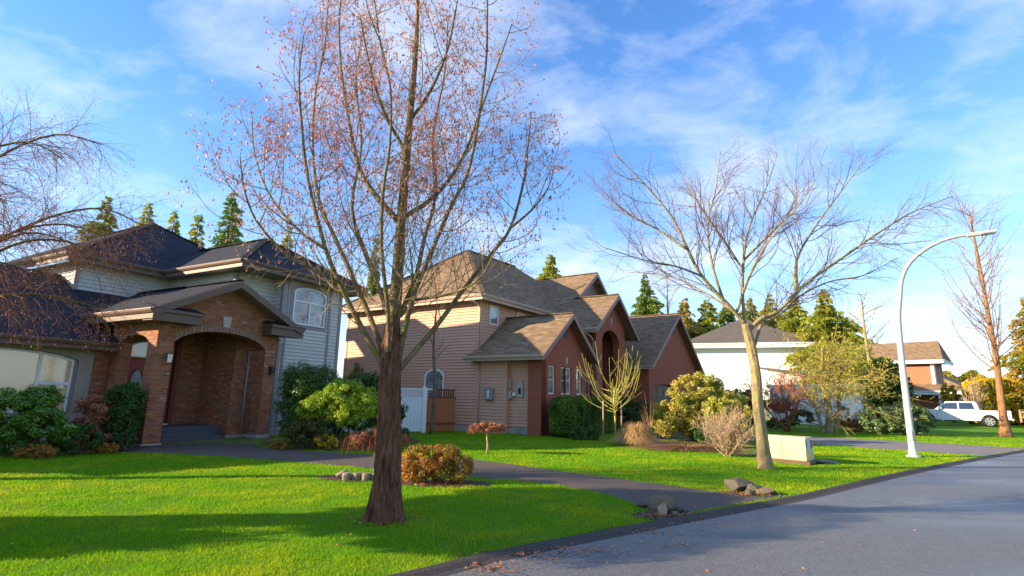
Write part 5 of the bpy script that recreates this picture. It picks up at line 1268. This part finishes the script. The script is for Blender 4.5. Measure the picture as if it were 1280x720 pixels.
# small staked multi-stem tree
sk = gp(769, 553)
def staked():
    r = empty('staked_tree', (sk[0], sk[1], 0), 0, 'young bare tree with yellow-green stems between two stakes on the middle lawn', 'tree')
    rs = random.Random(4); mb = MB(); mb.tube([(0, 0, 0), (.02, 0, .8), (-.02, 0, 1.5), (0, 0, 2.0)], [.038, .035, .034, .03], 7)
    mb.build('trunk', MAT['twig_green'], r, True); tw = MB()
    for i in range(30):
        a = rs.uniform(0, 6.28); z = rs.uniform(.95, 1.9); l = rs.uniform(.9, 1.9); o = rs.uniform(.4, 1.75)
        pts = [Vector((0, 0, z)), Vector((math.cos(a) * o * .45, math.sin(a) * o * .4, z + .2 * l)), Vector((math.cos(a) * o * .8, math.sin(a) * o * .7, z + .5 * l)), Vector((math.cos(a) * o, math.sin(a) * o * .9, z + l))]
        pts = smooth_pts(pts, 3); tw.tube(pts, lin(.015, .006, len(pts)), 5, True)
        for q in range(2):
            p, d = interp(pts, rs.uniform(.3, .8)); c = curve(p, branch_off(d, .6, rs.random() * 6.28), rs.uniform(.3, .7), 4, .1, (0, 0, .9), rs); tw.tube(c, lin(.009, .004, len(c)), 4, True)
    tw.build('stems', MAT['twig_green'], r, True)
    for dx in (-.42, .28): MB().tube([(dx, .1, 0), (dx * .96, .1, 1.5)], .028, 7).build('stake', MAT['twig_tan'], r, True)
staked()
# ornamental grass
def tuft(name, label, x, y, n, R, H, mat, w=.012, fall=1.0, aspect=1):
    th = rng.random(n) * 6.283; l = (.5 + .5 * rng.random(n)); seg = 5
    V = []; s_ = rng.random(n) ** .5
    ax, ay = np.cos(th), np.sin(th)
    base = np.stack([ax * .18 * s_ * aspect, ay * .15 * s_, np.zeros(n)], 1)
    out = []
    for k in range(seg + 1):
        t = k / seg; rr = R * l * (t ** 1.1) * (.25 + .75 * s_); zz1 = H * l * (np.sin(t * (1.6 + fall * s_))) * (1.25 - .95 * s_)
        p = base + np.stack([ax * rr * aspect, ay * rr, np.maximum(zz1, .01)], 1); wv_ = w * (1 - t * .85)
        out.append((p - np.stack([-ay, ax, 0 * ax], 1) * wv_, p + np.stack([-ay, ax, 0 * ax], 1) * wv_))
    Vv = []
    for k in range(seg):
        a, b = out[k]; c, d = out[k + 1]; Vv.append(np.stack([a, b, d, c], 1))
    Vv = np.concatenate(Vv).reshape(-1, 3)
    o = np_mesh(name, Vv, np.arange(len(Vv)).reshape(-1, 4), mat); o.location = (x, y, 0); return tag(o, label, 'grass clump')
og = gp(797, 557)
tuft('ornamental_grass', 'straw-coloured ornamental grass clump right of the staked tree', og[0], og[1] + .3, 4200, .95, .75, MAT['straw'], .011, 1.3)
MAT['plume'] = leafm('brown_grass_stem', (.30, .14, .07), (.42, .24, .12), trans=.2)
tuft('ornamental_grass', 'tall thin brown grass stems rising behind the straw-coloured clump', og[0] + .6, og[1] + .7, 70, .9, 1.7, MAT['plume'], .008, .3)
bed([tuple(gp(x, y)[:2]) for x, y in ((815, 560), (870, 562), (925, 570), (950, 571), (950, 556), (900, 540), (830, 540), (790, 545))], .012, name='planting_bed')
tuft('ornamental_grass', 'flattened reddish-brown dead foliage in the bed below the yellow shrub', gp(862, 563)[0], gp(862, 563)[1] + .2, 1500, 1.5, .2, MAT['plume'], .012, 1.2, 1.6)
rh = gp(872, 552)
shrub('rhododendron', 'big yellow-green rhododendron in front of the garage gable', 'shrub', rh[:2], [(-.7, 0, 1.1, .9, .8, .8), (.2, .2, 1.9, 1.0, .8, .75), (.9, .2, 1.5, .9, .8, .8), (-1.2, -.1, .75, .6, .6, .55), (.0, -.2, .8, 1.0, .7, .7), (1.5, .3, 1.2, .7, .7, .7)], 42000, .058, MAT['rhodo_yellow'], clump=.2, aspect=.35, seeds=60, stems=12, stem_r=.02)
shrub('low_shrub', 'small bright green leafy plant between the rhododendron and the twiggy tan shrub', 'shrub', gp(886, 560)[:2], [(0, 0, .45, .38, .3, .38)], 2200, .06, MAT['mid_green'], clump=.12)
shrub('yellow_shrub', 'yellow-green leafy shrub just left of the pale-trunked tree', 'shrub', (gp(930, 560)[0], gp(930, 560)[1] + 1.2), [(0, 0, 1.0, .9, .6, .65), (-.4, 0, 1.3, .5, .5, .4), (.5, .1, .6, .5, .4, .5)], 9000, .06, MAT['rhodo_yellow'], clump=.18, seeds=40)
def twig_shrub(name, label, x, y, n, h, spread, mat, r0=.012, lvl=2, seed=1, leaf=None, cat='shrub', per=3.0, up=.5):
    rs = random.Random(seed); r = empty(name, (x, y, hz(x, y)), 0, label, cat); mb = MB(); mt_ = MB()
    gen = []
    for i in range(n):
        a = rs.random() * 6.28; t = rs.uniform(.05, 1) * spread
        p = curve((rs.uniform(-.1, .1), rs.uniform(-.08, .08), 0), (math.cos(a) * t, math.sin(a) * t, 1), h * rs.uniform(.7, 1.15), 7, .09, (0, 0, up), rs)
        mb.tube(p, lin(r0, r0 * .4, len(p)), 4, False); gen.append(p)
    mb.build('stems', mat, r, True)
    for l in range(lvl):
        nx_ = []
        for p in gen:
            for q in range(int(per)):
                s, d = interp(p, rs.uniform(.3, .98)); c = curve(s, branch_off(d, R_(rs.uniform(20, 55)), rs.random() * 6.28), h * rs.uniform(.15, .38) / (l + 1) ** .5, 4, .12, (0, 0, up), rs)
                mt_.tube(c, lin(r0 * (.5 if l == 0 else .32), r0 * .2, len(c)), 3, False); nx_.append(c)
        gen = nx_
    mt_.build('twigs', mat, r)
    if leaf:
        P = []; 
        for p in gen:
            for q in range(leaf[1]): s, _ = interp(p, rs.random()); P.append(s)
        P = np.array(P); Nn = rng.normal(0, 1, P.shape); Nn /= np.linalg.norm(Nn, axis=1)[:, None]
        cloud_mesh('foliage', leaf_cloud(P, Nn, leaf[2], .45), leaf[0], r)
    return r
tb = gp(912, 571)
twig_shrub('twiggy_shrub', 'leafless tan twiggy shrub in the bed left of the pale-trunked tree', tb[0], tb[1] + .1, 70, 1.15, 1.5, MAT['twig_tan'], .012, 2, 6, per=4)
jm = gp(985, 540)
twig_shrub('red_maple', 'leafless red-branched Japanese maple in front of the white house', jm[0], jm[1], 11, 2.6, 1.5, MAT['twig_red'], .035, 3, 9, per=4, up=.1, cat='tree')
shrub('dark_shrub', 'dark low bush behind the red-branched maple at the white house', 'shrub', (jm[0] + .5, jm[1] + 3.5), [(0, 0, .8, 3.2, .9, .85), (-1.5, 0, 1.4, 1.2, .8, .9)], 11000, .08, MAT['dark_green'], clump=.25)
# rocks at the drive entrance
x, y = gp(830, 640)[:2]
rock('rock', 'largest grey-tan boulder of the pile at the near corner of the drive', x, y, .25, .2, .15, MAT['rock'], 2)
x, y = gp(826, 643)[:2]; rock('rock', 'pale pointed stone leaning on the front of the largest boulder', x, y - .1, .085, .07, .12, MAT['rock_pale'], 3)
for i, (px_, py_, s, mt_, lb) in enumerate(((805, 634, .1, 'rock_dark', 'flat brown stone left of the largest boulder'), (813, 636, .06, 'rock', 'small tan stone between the flat brown stone and the largest boulder'), (848, 640, .10, 'rock_dark', 'dark stone right behind the largest boulder'), (843, 644, .07, 'rock', 'small tan stone right of the pale pointed stone'), (856, 641, .06, 'rock_dark', 'rightmost little dark stone of the near pile'))):
    x, y = gp(px_, py_)[:2]; rock('rock', lb, x, y, s * 1.2, s, s * .6, MAT[mt_], 20 + i)
for i, (px_, py_, s, mt_, lb) in enumerate(((922, 613, .28, 'rock_dark', 'broad dark boulder of the pile on the far side of the drive'), (943, 616, .16, 'rock_dark', 'dark middle stone of the far pile, right of the broad boulder'), (958, 618, .17, 'rock', 'brown stone at the right end of the far pile'), (937, 619, .1, 'rock_dark', 'small dark stone in front of the middle of the far pile'))):
    x, y = gp(px_, py_)[:2]; rock('rock', lb, x, y, s * 1.15, s * .85, s * .6, MAT[mt_], 40 + i)
litter('mulch_litter', [*[(*G(rnd.uniform(0, 760), rnd.uniform(590, 715)), .9, .6, 5, .035) for _ in range(34)], (*G(838, 646), .45, .22, 260, .015), (*G(935, 618), .55, .25, 260, .015), (*G(484, 652), .55, .3, 200, .02), (*G(430, 597), .5, .2, 160, .02), (*G(545, 606), .6, .2, 160, .02)], 'scattered brown leaf litter on the lawn, thickest around the stones and the big tree base', .022)

# ------------------------------------------------------------------ utility box
MAT['cream'] = plain('cream_painted_steel', (.60, .52, .27), .5, var=.05, bump=.03, dirt=(.45, .40, .22))
ub = gp(1009, 581)
t = empty('utility_box', (ub[0], ub[1], 0), yaw_rz(45) , 'cream metal utility transformer box on a flat pad beside the pale-trunked tree', 'utility box')
# local x along the short side (away right), y along the long left side
LB = 1.2; WB = .62
c = MB(); prof = [(0, .08), (0, .60), (.04, .68), (WB - .04, .68), (WB, .60), (WB, .08)]
c.prism([(p[0], p[1]) for p in prof], 'y', 0, LB); c.build('cabinet', MAT['cream'], t, bevel=.012)
MB().box(-.012, 0, LB * .5 - .004, LB * .5 + .004, .1, .6).box(-.014, 0, .03, LB - .03, .1, .115).build('door_seam', MAT['fascia2'], t)
MB().box(-.1, WB + .1, -.1, LB + .1, -.02, .08).build('pad', plain('brown_pad', (.14, .085, .05), .9), t)
MB().box(.1, .34, -.006, 0, .4, .6).build('notice', MAT['notice'] if 'notice' in MAT else plain('blue_white_notice', (.45, .52, .68), .5, var=.3, scale=14), t)
MB().box(.39, .56, -.006, 0, .4, .6).build('warning_sticker', plain('red_black_sticker', (.22, .07, .06), .5, var=.6, scale=20), t)
MB().box(.02, .08, -.006, 0, .42, .58).build('side_sticker', MAT['darkmetal'], t)
o = MB().lathe([(.36, 0), (.38, .03), (.34, .06), (.1, .07)], (0, 0, 0), 20).build('manhole_cover', MAT['darkmetal'], None, True)
mc = gp(1029, 579); o.location = (mc[0], mc[1], .0); tag(o, 'round dark grey access cover on the grass right of the cream utility box', 'manhole')

# ------------------------------------------------------------------ street lamp
sb = gp(1142, 571)
MAT['galv'] = plain('pale_painted_pole', (.50, .49, .47), .45, var=.08, scale=6, bump=.1)
lamp = empty('street_lamp', (sb[0], sb[1], 0), 0, 'tall curved white street lamp at the road edge', 'street lamp')
dirv = np.array([math.sin(R_(112)), math.cos(R_(112)), 0]); nrm = np.array([-dirv[1], dirv[0], 0])
def onlamp(x, y):
    d = ray(x, y); t_ = ((sb - np.array([0, 0, EYE])) @ nrm) / (d @ nrm); p = np.array([0, 0, EYE]) + d * t_; return p - np.array([sb[0], sb[1], 0])
pts = [onlamp(x, y) for x, y in ((1128, 400), (1124.5, 372), (1127, 350), (1135.5, 331), (1152, 315), (1171, 304), (1191, 297), (1212, 293.5))]
top = pts[0]; top[0] *= .3; top[1] *= .3
pts = [np.array([0, 0, 0]), np.array([0, 0, 1.5]), np.array([top[0] * .2, top[1] * .2, 3.0])] + pts
pp = smooth_pts(pts, 5); MB().tube(pp, [float(np.interp(i / (len(pp) - 1), [0, .25, .6, 1], [.105, .09, .065, .04])) for i in range(len(pp))], 12).build('pole', MAT['galv'], lamp, True)
hd = onlamp(1213, 293.5); he = onlamp(1246, 289)
hd = Vector(hd); he = Vector(he); d = (he - hd).normalized()
hp = [hd - d * .1, hd + d * .1, hd + d * .25, he - d * .1, he]
head = MB().bar(hd - d * .12, hd + (he - hd) * .4, .13, .13).bar(hd + (he - hd) * .38, he, .24, .09).build('lamp_head', MAT['galv'], lamp, bevel=.03)
MB().bar(hd + (he - hd) * .45 - Vector((0, 0, .05)), he - d * .06 - Vector((0, 0, .05)), .18, .03).build('lens', MAT['greymetal'], head)
MB().box(-.05, .05, -.125, -.09, .5, .78).build('hatch', MAT['greymetal'], lamp, bevel=.008)
MB().lathe([(.2, 0), (.2, .04), (.13, .05), (.12, .22)], (0, 0, 0), 14).build('base_plate', MAT['galv'], lamp)

# ------------------------------------------------------------------ pickup
MAT['paint'] = plain('white_car_paint', (.72, .70, .68), .25, var=.02, bump=0, spec=.6)
MAT['tyre'] = plain('tyre_rubber', (.02, .02, .02), .8)
MAT['rim'] = plain('alloy_rim', (.55, .55, .55), .3, metal=.8)
MAT['carglass'] = glassm('car_glass', (.02, .025, .03))
rw = gp(1239, 533.5); hd_ = R_(-48); fw = rw + 3.7 * np.array([math.sin(hd_), math.cos(hd_), 0])
dv = np.array([fw[0] - rw[0], fw[1] - rw[1]]); L_ = np.linalg.norm(dv); dv /= L_
ctr = (rw[:2] + fw[:2]) / 2
s_ = 1.0
pk_ = empty('pickup_truck', (ctr[0], ctr[1], (rw[2] + fw[2]) / 2), math.atan2(dv[1], dv[0]), 'white crew-cab pickup truck parked on the driveway, nose to the left', 'pickup truck')
WBk = L_ / 2
# local: +x forward, y: left side is +y ; body 1.95 wide. lower body profile
def prof_body():
    p = [(2.95, .45), (2.98, .95), (2.9, 1.12), (1.55, 1.22), (1.5, 1.2)]
    return p
def side_prism(prof, y0, y1, name, mat, par, bev=.03):
    return MB().prism(prof, 'y', y0, y1).build(name, mat, par, bevel=bev)
FX, RX = WBk, -WBk
def archpts(cx_, r, zc, z0):
    return [(cx_ + r * math.cos(a), zc + r * math.sin(a)) for a in np.linspace(math.pi, 0, 11)]
fr_ = FX + .95; bk = RX - 1.25
low = [(bk, .55), (bk, .72), (RX - .5, .55)] + [(x, z) for x, z in archpts(RX, .48, .42, .4) if z > .5] + [(RX + .52, .42), (FX - .52, .42)] + [(x, z) for x, z in archpts(FX, .48, .42, .4) if z > .5] + [(FX + .55, .5), (fr_, .5), (fr_ + .03, .95), (fr_ - .12, 1.14), (FX - .35, 1.22), (FX - .5, 1.2), (bk + 1.95, 1.2), (bk, 1.22)]
low = [(bk, .55)] + low[3:]
body = side_prism(low, -.96, .96, 'body', MAT['paint'], pk_, .03)
cab = [(FX - .45, 1.18), (FX - .95, 1.62), (FX - 1.2, 1.84), (FX - 2.9, 1.86), (FX - 3.05, 1.80), (FX - 3.2, 1.2)]
cabm = MB(); n0 = 0
for yy, tp_ in ((-.92, 1), (.92, 1)):
    for (x, z) in cab: cabm.v.append((x, yy * (1 - .18 * max(0, (z - 1.2) / .66)), z))
k = len(cab); cabm.f.append(tuple(range(k))); cabm.f.append(tuple(reversed(range(k, 2 * k))))
for i in range(k): j = (i + 1) % k; cabm.f.append((i, k + i, k + j, j))
cabo = cabm.build('cab', MAT['paint'], pk_, bevel=.03)
def cy(z, s): return s * (.925 * (1 - .18 * max(0, (z - 1.2) / .66)) + .004)
for s in (-1, 1):
    for q in ([(FX - .75, 1.26), (FX - 1.2, 1.72), (FX - 1.9, 1.76), (FX - 1.9, 1.26)], [(FX - 2.0, 1.26), (FX - 2.0, 1.76), (FX - 2.8, 1.76), (FX - 2.92, 1.28)]):
        w = MB(); w.poly([(x, cy(z, s), z) for x, z in q]); w.build('side_window', MAT['carglass'], cabo)
w = MB(); w.poly([(FX - .5 + .004, -.84, 1.24), (FX - .5 + .004, .84, 1.24), (FX - 1.14 + .01, .74, 1.78), (FX - 1.14 + .01, -.74, 1.78)]); w.build('windscreen', MAT['carglass'], cabo)
# bed: dark hollow and tailgate
MB().box(bk + .1, FX - 3.25, -.8, .8, 1.2, 1.226).build('cargo_bed', MAT['darkmetal'], pk_)
for x in (FX - 1.95, FX - 3.1, FX - .6):
    MB().box(x - .008, x + .008, -.967, .967, .5, 1.18).build('door_gap', MAT['darkmetal'], body)
for x in (FX - 1.75, FX - 2.85): MB().box(x - .1, x + .1, .96, .985, 1.02, 1.06).box(x - .1, x + .1, -.985, -.96, 1.02, 1.06).build('door_handle', MAT['paint'], body)
for s in (-1, 1):
    MB().box(FX - .95, FX - .75, s * 1.0 - .08, s * 1.0 + .1 * s, 1.22, 1.4).build('mirror', MAT['paint'], pk_, bevel=.02)
    MB().box(fr_ - .06, fr_ + .035, s * .6 - .25, s * .6 + .25, .86, 1.04).build('headlight', MAT['glass_curtain'], pk_)
    MB().box(bk - .01, bk + .05, s * .88 - .07, s * .88 + .07, .8, 1.15).build('tail_light', MAT['reddoor'], pk_)
MB().box(fr_ - .02, fr_ + .05, -.62, .62, .66, .98).build('grille', MAT['darkmetal'], pk_)
MB().box(fr_ - .05, fr_ + .1, -.95, .95, .42, .62).build('bumper', MAT['rim'], pk_, bevel=.03); MB().box(bk - .12, bk + .02, -.95, .95, .48, .66).build('bumper', MAT['rim'], pk_, bevel=.03)
for X in (FX, RX):
    for s in (-1, 1):
        w = empty('wheel', (X, s * .84, .40), 0); w.parent = pk_
        a = MB().lathe([(.27, -.12), (.385, -.12), (.40, -.08), (.40, .08), (.385, .12), (.27, .12)], (0, 0, 0), 28).build('tyre', MAT['tyre'], w, True); a.rotation_euler = (R_(90), 0, 0)
        rm = MB().lathe([(.275, -.115), (.275, .115)], (0, 0, 0), 28).build('hub', MAT['darkmetal'], w); rm.rotation_euler = (R_(90), 0, 0)
        m_ = MB()
        for i in range(6):
            a = i * math.pi / 3; m_.bar((.04 * math.cos(a), s * .125, .04 * math.sin(a)), (.26 * math.cos(a), s * .125, .26 * math.sin(a)), .09, .02, (0, 1, 0))
        m_.tube([(.265 * math.cos(q), s * .12, .265 * math.sin(q)) for q in np.linspace(0, 6.283, 25)], .018, 5)
        m_.build('rim', MAT['rim'], w)

# ------------------------------------------------------------------ mid and far vegetation
def Pt(x, Y): p = at(x, 505, Y); return p[0], p[1]
def H(y, Y): return at(640, y, Y)[2]     # height of a picture row at that distance (centre column)
def HX(x, y, Y): return at(x, y, Y)[2]
x, y = Pt(1107, 31)
shrub('holly_tree', 'dense dark green holly left of the street lamp', 'tree', (x, y), [(0, 0, 1.7, 1.1, .9, 1.3), (-.3, 0, 3.0, .9, .8, 1.0), (.6, 0, 2.6, .8, .7, .9), (.2, 0, 3.6, .6, .6, .6)], 14000, .09, MAT['dark_green'], clump=.25, seeds=60)
x, y = Pt(1128, 28.5)
shrub('variegated_shrub', 'broad pale-tipped green shrub behind the street lamp pole', 'shrub', (x, y), [(-1.2, 0, .7, 1.0, .7, .65), (.2, 0, .85, 1.1, .8, .8), (.9, .1, .7, .6, .6, .55)], 13000, .08, MAT['holly'], clump=.2, aspect=.35)
x, y = Pt(1068, 31); shrub('low_shrub', 'low rust-red shrub in front of the white garage', 'shrub', (x, y), [(0, 0, .35, 1.1, .5, .4)], 3500, .05, MAT['orange_low'], clump=.12)
x, y = Pt(1058, 33); shrub('dark_shrub', 'dark purple-brown bush before the white garage door', 'shrub', (x, y), [(-.3, 0, .8, .6, .5, .7), (.6, 0, .6, .5, .5, .5)], 3500, .05, MAT['gate_leaf'] if 'gate_leaf' in MAT else MAT['brown_leaf'], clump=.12)
# yellow-green trees in front of the white house
x, y = Pt(1033, 29.5)
tr = [np.array([x, y, -.1]), np.array([x + .1, y, 1.3]), np.array([x - .1, y, 2.8]), np.array([x + .1, y, 4.6])]
lv = [dict(per=5.0, len=4.4, ang=62, n=8, wander=.1, bend=(0, 0, -.12), r=.035, t0=.12, k=4, taper=.3),
      dict(per=3.6, len=1.6, ang=42, n=5, wander=.15, bend=(0, 0, -.1), r=.013, t0=.1, k=3, taper=.4),
      dict(per=3.6, len=.8, ang=42, n=4, wander=.2, bend=(0, 0, -.1), r=.007, t0=.1, k=3, taper=.5)]
MAT['twig_olive'] = barkm('olive_twig', (.22, .15, .05), (.36, .27, .10), stretch=(2, 2, 2), dist=.002)
MAT['moss_tuft'] = leafm('yellow_green_moss', (.30, .30, .02), (.48, .42, .04), trans=.4)
bare_tree('multi_stem_tree', 'multi-stemmed tree full of olive-yellow twigs in front of the white house', (x, y, 0), tr, [.22, .17, .12, .05], [([tr[0] + np.array([.35, .1, 0]), tr[1] + np.array([.7, .2, 0]), tr[2] + np.array([1.0, .2, 0]), tr[3] + np.array([1.2, .1, -.6])], .14, .04), ([tr[0] + np.array([-.3, 0, 0]), tr[1] + np.array([-.6, .2, 0]), tr[2] + np.array([-1.1, .2, -.2])], .12, .04), (tr[1:], .15, .04)], lv, (MAT['bark_right'], MAT['bark_right'], MAT['twig_olive']), seed=31,
    twig_leaf=dict(name='foliage', n=8, p=.55, s=.09, mat=MAT['moss_tuft'], keep=lambda P: P[:, 2] > 1.8))
CON = [
 # x px, Y, top px, radius, material, label, kwargs
 (90, 34, 243, 2.84, 'green_conifer', 'dark open-branched conifer at the far left behind the grey house', dict(irr=.5)),
 (146, 38, 254, 3.51, 'yellow_conifer', 'yellow-green conifer behind the grey house roof, left of its peak', {}),
 (183, 40, 262, 2.29, 'yellow_conifer', 'slim conifer tip just above the charcoal roof peak', {}),
 (216, 40, 266, 2.56, 'yellow_conifer', 'short yellow-green conifer tip right of the charcoal roof peak', {}),
 (258, 36, 238, 3.10, 'green_conifer', 'taller ragged conifer between the charcoal roof peak and the big street tree', dict(irr=.5)),
 (338, 42, 284, 1.2, 'yellow_conifer', 'thin conifer tip above the bay roof of the grey house', {}),
 (456, 30, 296, .8, 'green_conifer', 'narrow weeping conifer between the two houses', dict(droop=.7, irr=.4)),
 (687, 60, 318, 2.2, 'yellow_conifer', 'small rounded conifer above the ridge of the tan house', dict(shape=.5)),
 (812, 58, 342, 4.0, 'green_conifer', 'bright green conifer right behind the entry gable of the tan house', dict(irr=.4)),
 (862, 62, 372, 4.4, 'rust_conifer', 'rusty-yellow conifer behind the garage ridge of the tan house', {}),
 (890, 62, 374, 4.4, 'yellow_conifer', 'yellow-green conifer left of the white house roof', {}),
 (915, 64, 380, 4.4, 'green_conifer', 'green conifer over the left end of the white house roof', {}),
 (945, 66, 372, 3.8, 'yellow_conifer', 'slender yellow-green conifer above the middle of the white house roof', {}),
 (972, 68, 368, 3.8, 'yellow_conifer', 'slender conifer over the right half of the white house roof', {}),
 (1004, 64, 366, 4.4, 'yellow_conifer', 'yellow-green conifer above the right end of the white house roof', {}),
 (1044, 47, 362, 3.9, 'yellow_conifer', 'large pointed yellow-green conifer left of the street lamp, overlapping the corner of the white house', dict(dens=1.1)),
 (1072, 72, 396, 5.6, 'yellow_conifer', 'lower yellow-green conifer between the large pointed one and the street lamp', {}),
 (1160, 110, 470, 3, 'rust_conifer', 'distant rusty tree left of the brown roofs', {}),
 (1187, 105, 463, 3, 'rust_conifer', 'distant small rusty-orange tree behind the brown roof', dict(shape=.5)),
 (1221, 105, 462, 3.6, 'rust_conifer', 'distant rounded rusty-orange tree right of the brown roof', dict(shape=.5)),
 (1304, 46, 372, 2.9, 'rust_conifer', 'tall orange-green conifer at the right edge of the view', dict(irr=.5)),
]
for i, (px_, Y, tp, r_, mt_, lb, kw) in enumerate(CON):
    x, y = Pt(px_, Y); h = HX(px_, tp, Y) - hz(x, y)
    conifer('conifer', lb, x, y, h, r_ * 1.3, MAT[mt_], seed=i + 1, group='conifers behind the houses', spray=.13 + Y * .0034, **kw)
x, y = Pt(884, 40)
tr = [np.array([x, y, 0]), np.array([x, y, 4]), np.array([x + .1, y, 8]), np.array([x, y, 11])]
lv = [dict(per=2.4, len=3.2, ang=55, n=6, wander=.1, bend=(0, 0, .2), r=.05, t0=.35, k=3, taper=.3), dict(per=2, len=1.4, ang=42, n=4, wander=.15, bend=(0, 0, .1), r=.02, t0=.1, k=3, taper=.4)]
x2, y2 = Pt(839, 44)
def simple_bare(label, px_, Y, tp, seed, mats, R=.14, ln=3.0, name='bare_tree'):
    x, y = Pt(px_, Y); h = HX(px_, tp, Y); tr = [np.array([x, y, 0]), np.array([x + .1, y, h * .35]), np.array([x - .05, y, h * .7]), np.array([x, y, h])]
    lv = [dict(per=2.4, len=ln, ang=50, n=6, wander=.1, bend=(0, 0, .2), r=R * .35, t0=.25, k=3, taper=.3), dict(per=2.2, len=ln * .45, ang=42, n=4, wander=.15, bend=(0, 0, .1), r=R * .13, t0=.1, k=3, taper=.4), dict(per=2, len=ln * .2, ang=42, n=3, wander=.15, bend=(0, 0, .1), r=R * .07, t0=.1, k=3, taper=.5)]
    return bare_tree(name, label, (x, y, 0), tr, [R * 1.2, R, R * .7, .03], [(tr[1:], R, .03)], lv, mats, seed=seed, trunk_k=7)
mo = (MAT['bark_right'], MAT['bark_right'], MAT['twig_olive'])
simple_bare('thin bare tree between the green conifer and the rusty one behind the tan house', 840, 58, 345, 51, mo)
simple_bare('small bare purple-brown tree in front of the tan side wall', 540, 22.7, 385, 53, (MAT['stem'], MAT['stem'], MAT['stem']), R=.07, ln=1.5)
simple_bare('bare twiggy tree behind the street lamp and the holly', 1092, 42, 372, 54, mo, ln=3.6)
# hedges and far details on the right
x0_, y0_ = Pt(1212, 46); x1_, y1_ = Pt(1345, 49)
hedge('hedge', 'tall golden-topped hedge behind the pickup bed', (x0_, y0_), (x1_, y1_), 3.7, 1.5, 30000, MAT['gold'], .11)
x, y = Pt(1188, 49); shrub('golden_shrub', 'rounded golden-yellow conifer bush above the pickup cab', 'shrub', (x, y), [(0, 0, 1.7, 1.0, .9, 1.6), (0, 0, 2.7, .6, .55, .8)], 9000, .07, MAT['gold'], clump=.15)
x, y = Pt(1222, 44); twig_shrub('bare_shrub', 'bare pale upright shrub behind the pickup bed', x, y, 14, 3.0, .5, MAT['twig_tan'], .04, 2, 15, per=3)
x, y = Pt(1273, 44)
fx = empty('picket_fence', (x, y, .3), R_(-35), 'short yellowish rail fence right of the narrow bare tree', 'fence')
for i in range(4): MB().box(i * .8 - .06, i * .8 + .06, -.06, .06, 0, 1.0).build('post', MAT['twig_tan'], fx)
MB().box(0, 2.4, -.03, .03, .35, .45).box(0, 2.4, -.03, .03, .75, .85).build('rail', MAT['twig_tan'], fx)
# off-frame trees that throw the shade over the lawn
MAT['bark_off'] = MAT['bark_main']
SH = 7.9
sx_, sy_ = -9.6, 6.1
root = empty('evergreen_tree', (sx_, sy_, 0), 0, 'round-headed evergreen street tree standing left of the view, its shade lying across the lawn', 'tree')
MB().tube([(0, 0, -.1), (0, 0, 1), (.05, 0, 2.4), (0, 0, 3.4)], [.55, .45, .38, .25], 12).build('trunk', MAT['bark_main'], root, True)
P, Nn = blob_points([(0, 0, 3.6, 1.5, 1.7, 1.1), (.3, 1.0, 3.4, 1.1, 1.1, .8), (-.2, -1.0, 3.5, 1.1, 1.1, .8)], 16000, .28, 90)
cloud_mesh('foliage', leaf_cloud(P, Nn, .09, .5), MAT['dark_green'], root)
a1 = (-17.5, 9.0); b1__ = (-17.0, 13.5)
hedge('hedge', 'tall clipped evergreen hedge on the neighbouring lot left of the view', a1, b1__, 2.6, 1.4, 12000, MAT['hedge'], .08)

shrub('added_shade_shrub', 'unseen tall rounded evergreen shrub left of the view, added to broaden the lawn shade', 'shrub', (-8.7, 5.3), [(0, 0, .8, .8, .6, .8), (0, .1, 1.35, .55, .4, .5)], 8000, .06, MAT['dark_green'], clump=.25, seeds=110)  # unseen shrub, added only to widen the shade band on the lawn
